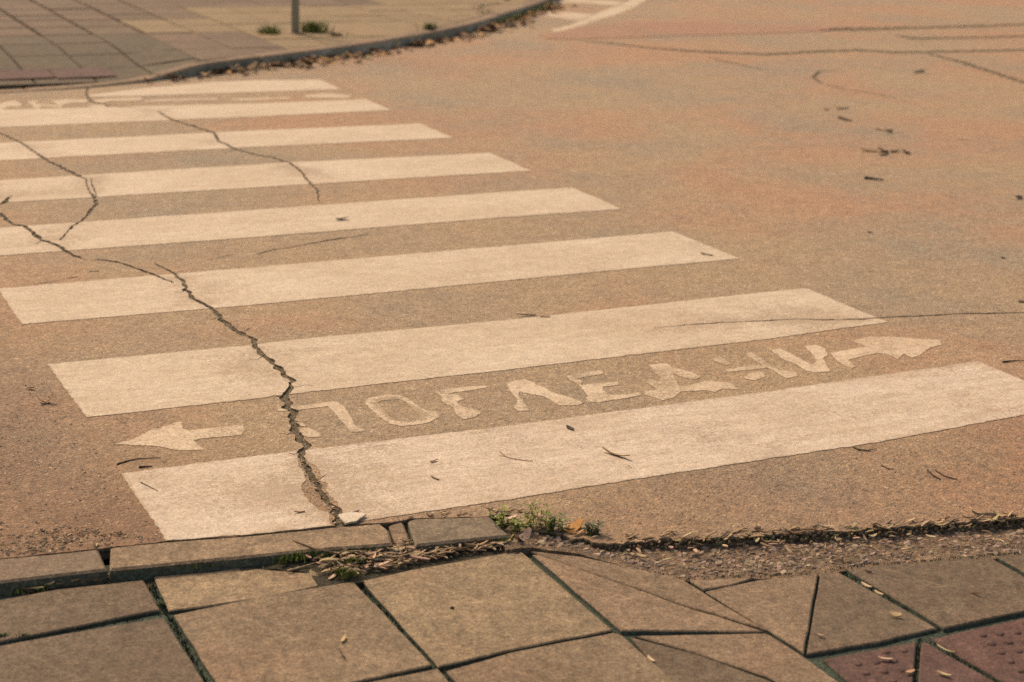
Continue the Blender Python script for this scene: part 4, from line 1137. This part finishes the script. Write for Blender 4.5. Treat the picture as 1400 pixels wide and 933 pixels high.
# on the kerb and slabs
twig([(401, 741), (415, 747), (432, 754), (450, 757), (476, 761)], 0.0025, (0.13, 0.08, 0.05), 'bent brown stick sticking out of the moss over the kerb', z=0.004, rise=0.003)
twig([(393, 782), (412, 777), (431, 771)], 0.0025, (0.34, 0.24, 0.14), 'pale stick lying on the slab with the broken corner', z=ZS)
leaf((511, 771), (544, 754), 0.026, (0.035, 0.037, 0.032), 'large black leaf in the litter below the kerb joint', z=-0.012, curl=0.05, tilt=0.1)
leaf((512, 778), (534, 769), 0.010, (0.46, 0.31, 0.22), 'pink wood shaving lying across the black leaf', z=-0.010, curl=0.02, tilt=0.1)
leaf((450, 795), (460, 787), 0.010, (0.46, 0.31, 0.21), 'pale shaving at the broken slab corner', z=-0.022)
b = W(618, 832, ZS); bb = Bag(); chip(bb, (0, 0, 0), 0.007, random.Random(3), DARK, 0.7)
o = bb.build('pebble', VSTONE); o.location = (b.x, b.y, ZS); tag(o, 'single dark pebble in the middle of a plain paving slab', 'pebble')
leaf((468, 880), (472, 872), 0.008, (0.40, 0.28, 0.13), 'little yellow leaf bit on the large front slab', z=ZS)
leaf((466, 893), (471, 903), 0.004, (0.09, 0.07, 0.045), 'thin dark sliver in front of the yellow leaf bit', z=ZS)
leaf((1325, 810), (1339, 816), 0.007, (0.36, 0.20, 0.12), 'reddish shaving on the broad slab by the rough strip', z=ZS)
leaf((1183, 782), (1192, 784), 0.006, DARK, 'dark sliver on the upper edge of the broad slab', z=ZS)
leaf((1200, 902), (1220, 905), 0.010, (0.46, 0.31, 0.20), 'wood shaving on the first red tactile slab, before the narrow one', z=ZS)
leaf((1238, 923), (1250, 919), 0.009, (0.42, 0.24, 0.14), 'orange shaving at the joint of the two smaller tactile slabs', z=ZS)
leaf((1281, 921), (1300, 927), 0.009, (0.42, 0.30, 0.17), 'straw shaving on the narrow middle tactile slab', z=ZS)
leaf((1216, 842), (1232, 845), 0.014, (0.34, 0.24, 0.13), 'flat tan leaf bit on the triangular slab', z=ZS)
leaf((1117, 869), (1126, 872), 0.007, (0.30, 0.20, 0.13), 'small curled shaving at the narrow end of the triangular slab', z=ZS)
leaf((886, 900), (894, 907), 0.008, (0.48, 0.35, 0.22), 'pale shaving lying in the joint between front slabs', z=-0.022)
leaf((1178, 799), (1191, 806), 0.008, (0.48, 0.34, 0.21), 'upper of two pale shavings in the joint beside the broad slab', z=-0.022)
leaf((1196, 810), (1207, 816), 0.007, (0.46, 0.31, 0.19), 'lower of two pale shavings in the joint beside the broad slab', z=-0.022)
leaf((1282, 884), (1304, 898), 0.006, (0.42, 0.33, 0.19), 'straw strip in the joint between the narrow and the large tactile slab', z=-0.022)
# orange dry leaf among the weeds, and the loose flake of paint
leaf((768, 729), (795, 723), 0.035, (0.36, 0.18, 0.055), 'crumpled orange dry leaf among the weeds at the kerb end', z=-0.004, curl=0.25, tilt=0.5)
leaf((776, 735), (797, 731), 0.025, (0.38, 0.19, 0.07), 'smaller orange leaf lying under the crumpled one', z=-0.010, curl=0.1)
leaf((730, 735), (760, 743), 0.008, (0.30, 0.15, 0.07), 'thin reddish leaf strip in front of the weeds', z=-0.016)
leaf((692, 712), (706, 709), 0.014, (0.50, 0.36, 0.28), 'pale pink leaf behind the weed at the kerb end', z=0.0)
leaf((707, 747), (724, 735), 0.022, (0.42, 0.27, 0.19), 'curled pink leaf at the meeting point of kerb end and slabs', z=-0.016, curl=0.3)
fl = densify(P2(R(340, 540, 4.91, [(603, 828), (690, 808), (790, 823), (750, 850), (722, 872), (650, 886), (622, 858)])), 0.01, 0.002, 5)
o = sheet_object('paint_flake', [fl], [], 0.010, 0.005, [mat_paint('flake_paint', base=(0.50, 0.44, 0.35), wear=0.2, dirt=0.15, edged=False)])
tag(o, 'loose flake of white paint at the foot of the crack by the kerb', 'paint flake')
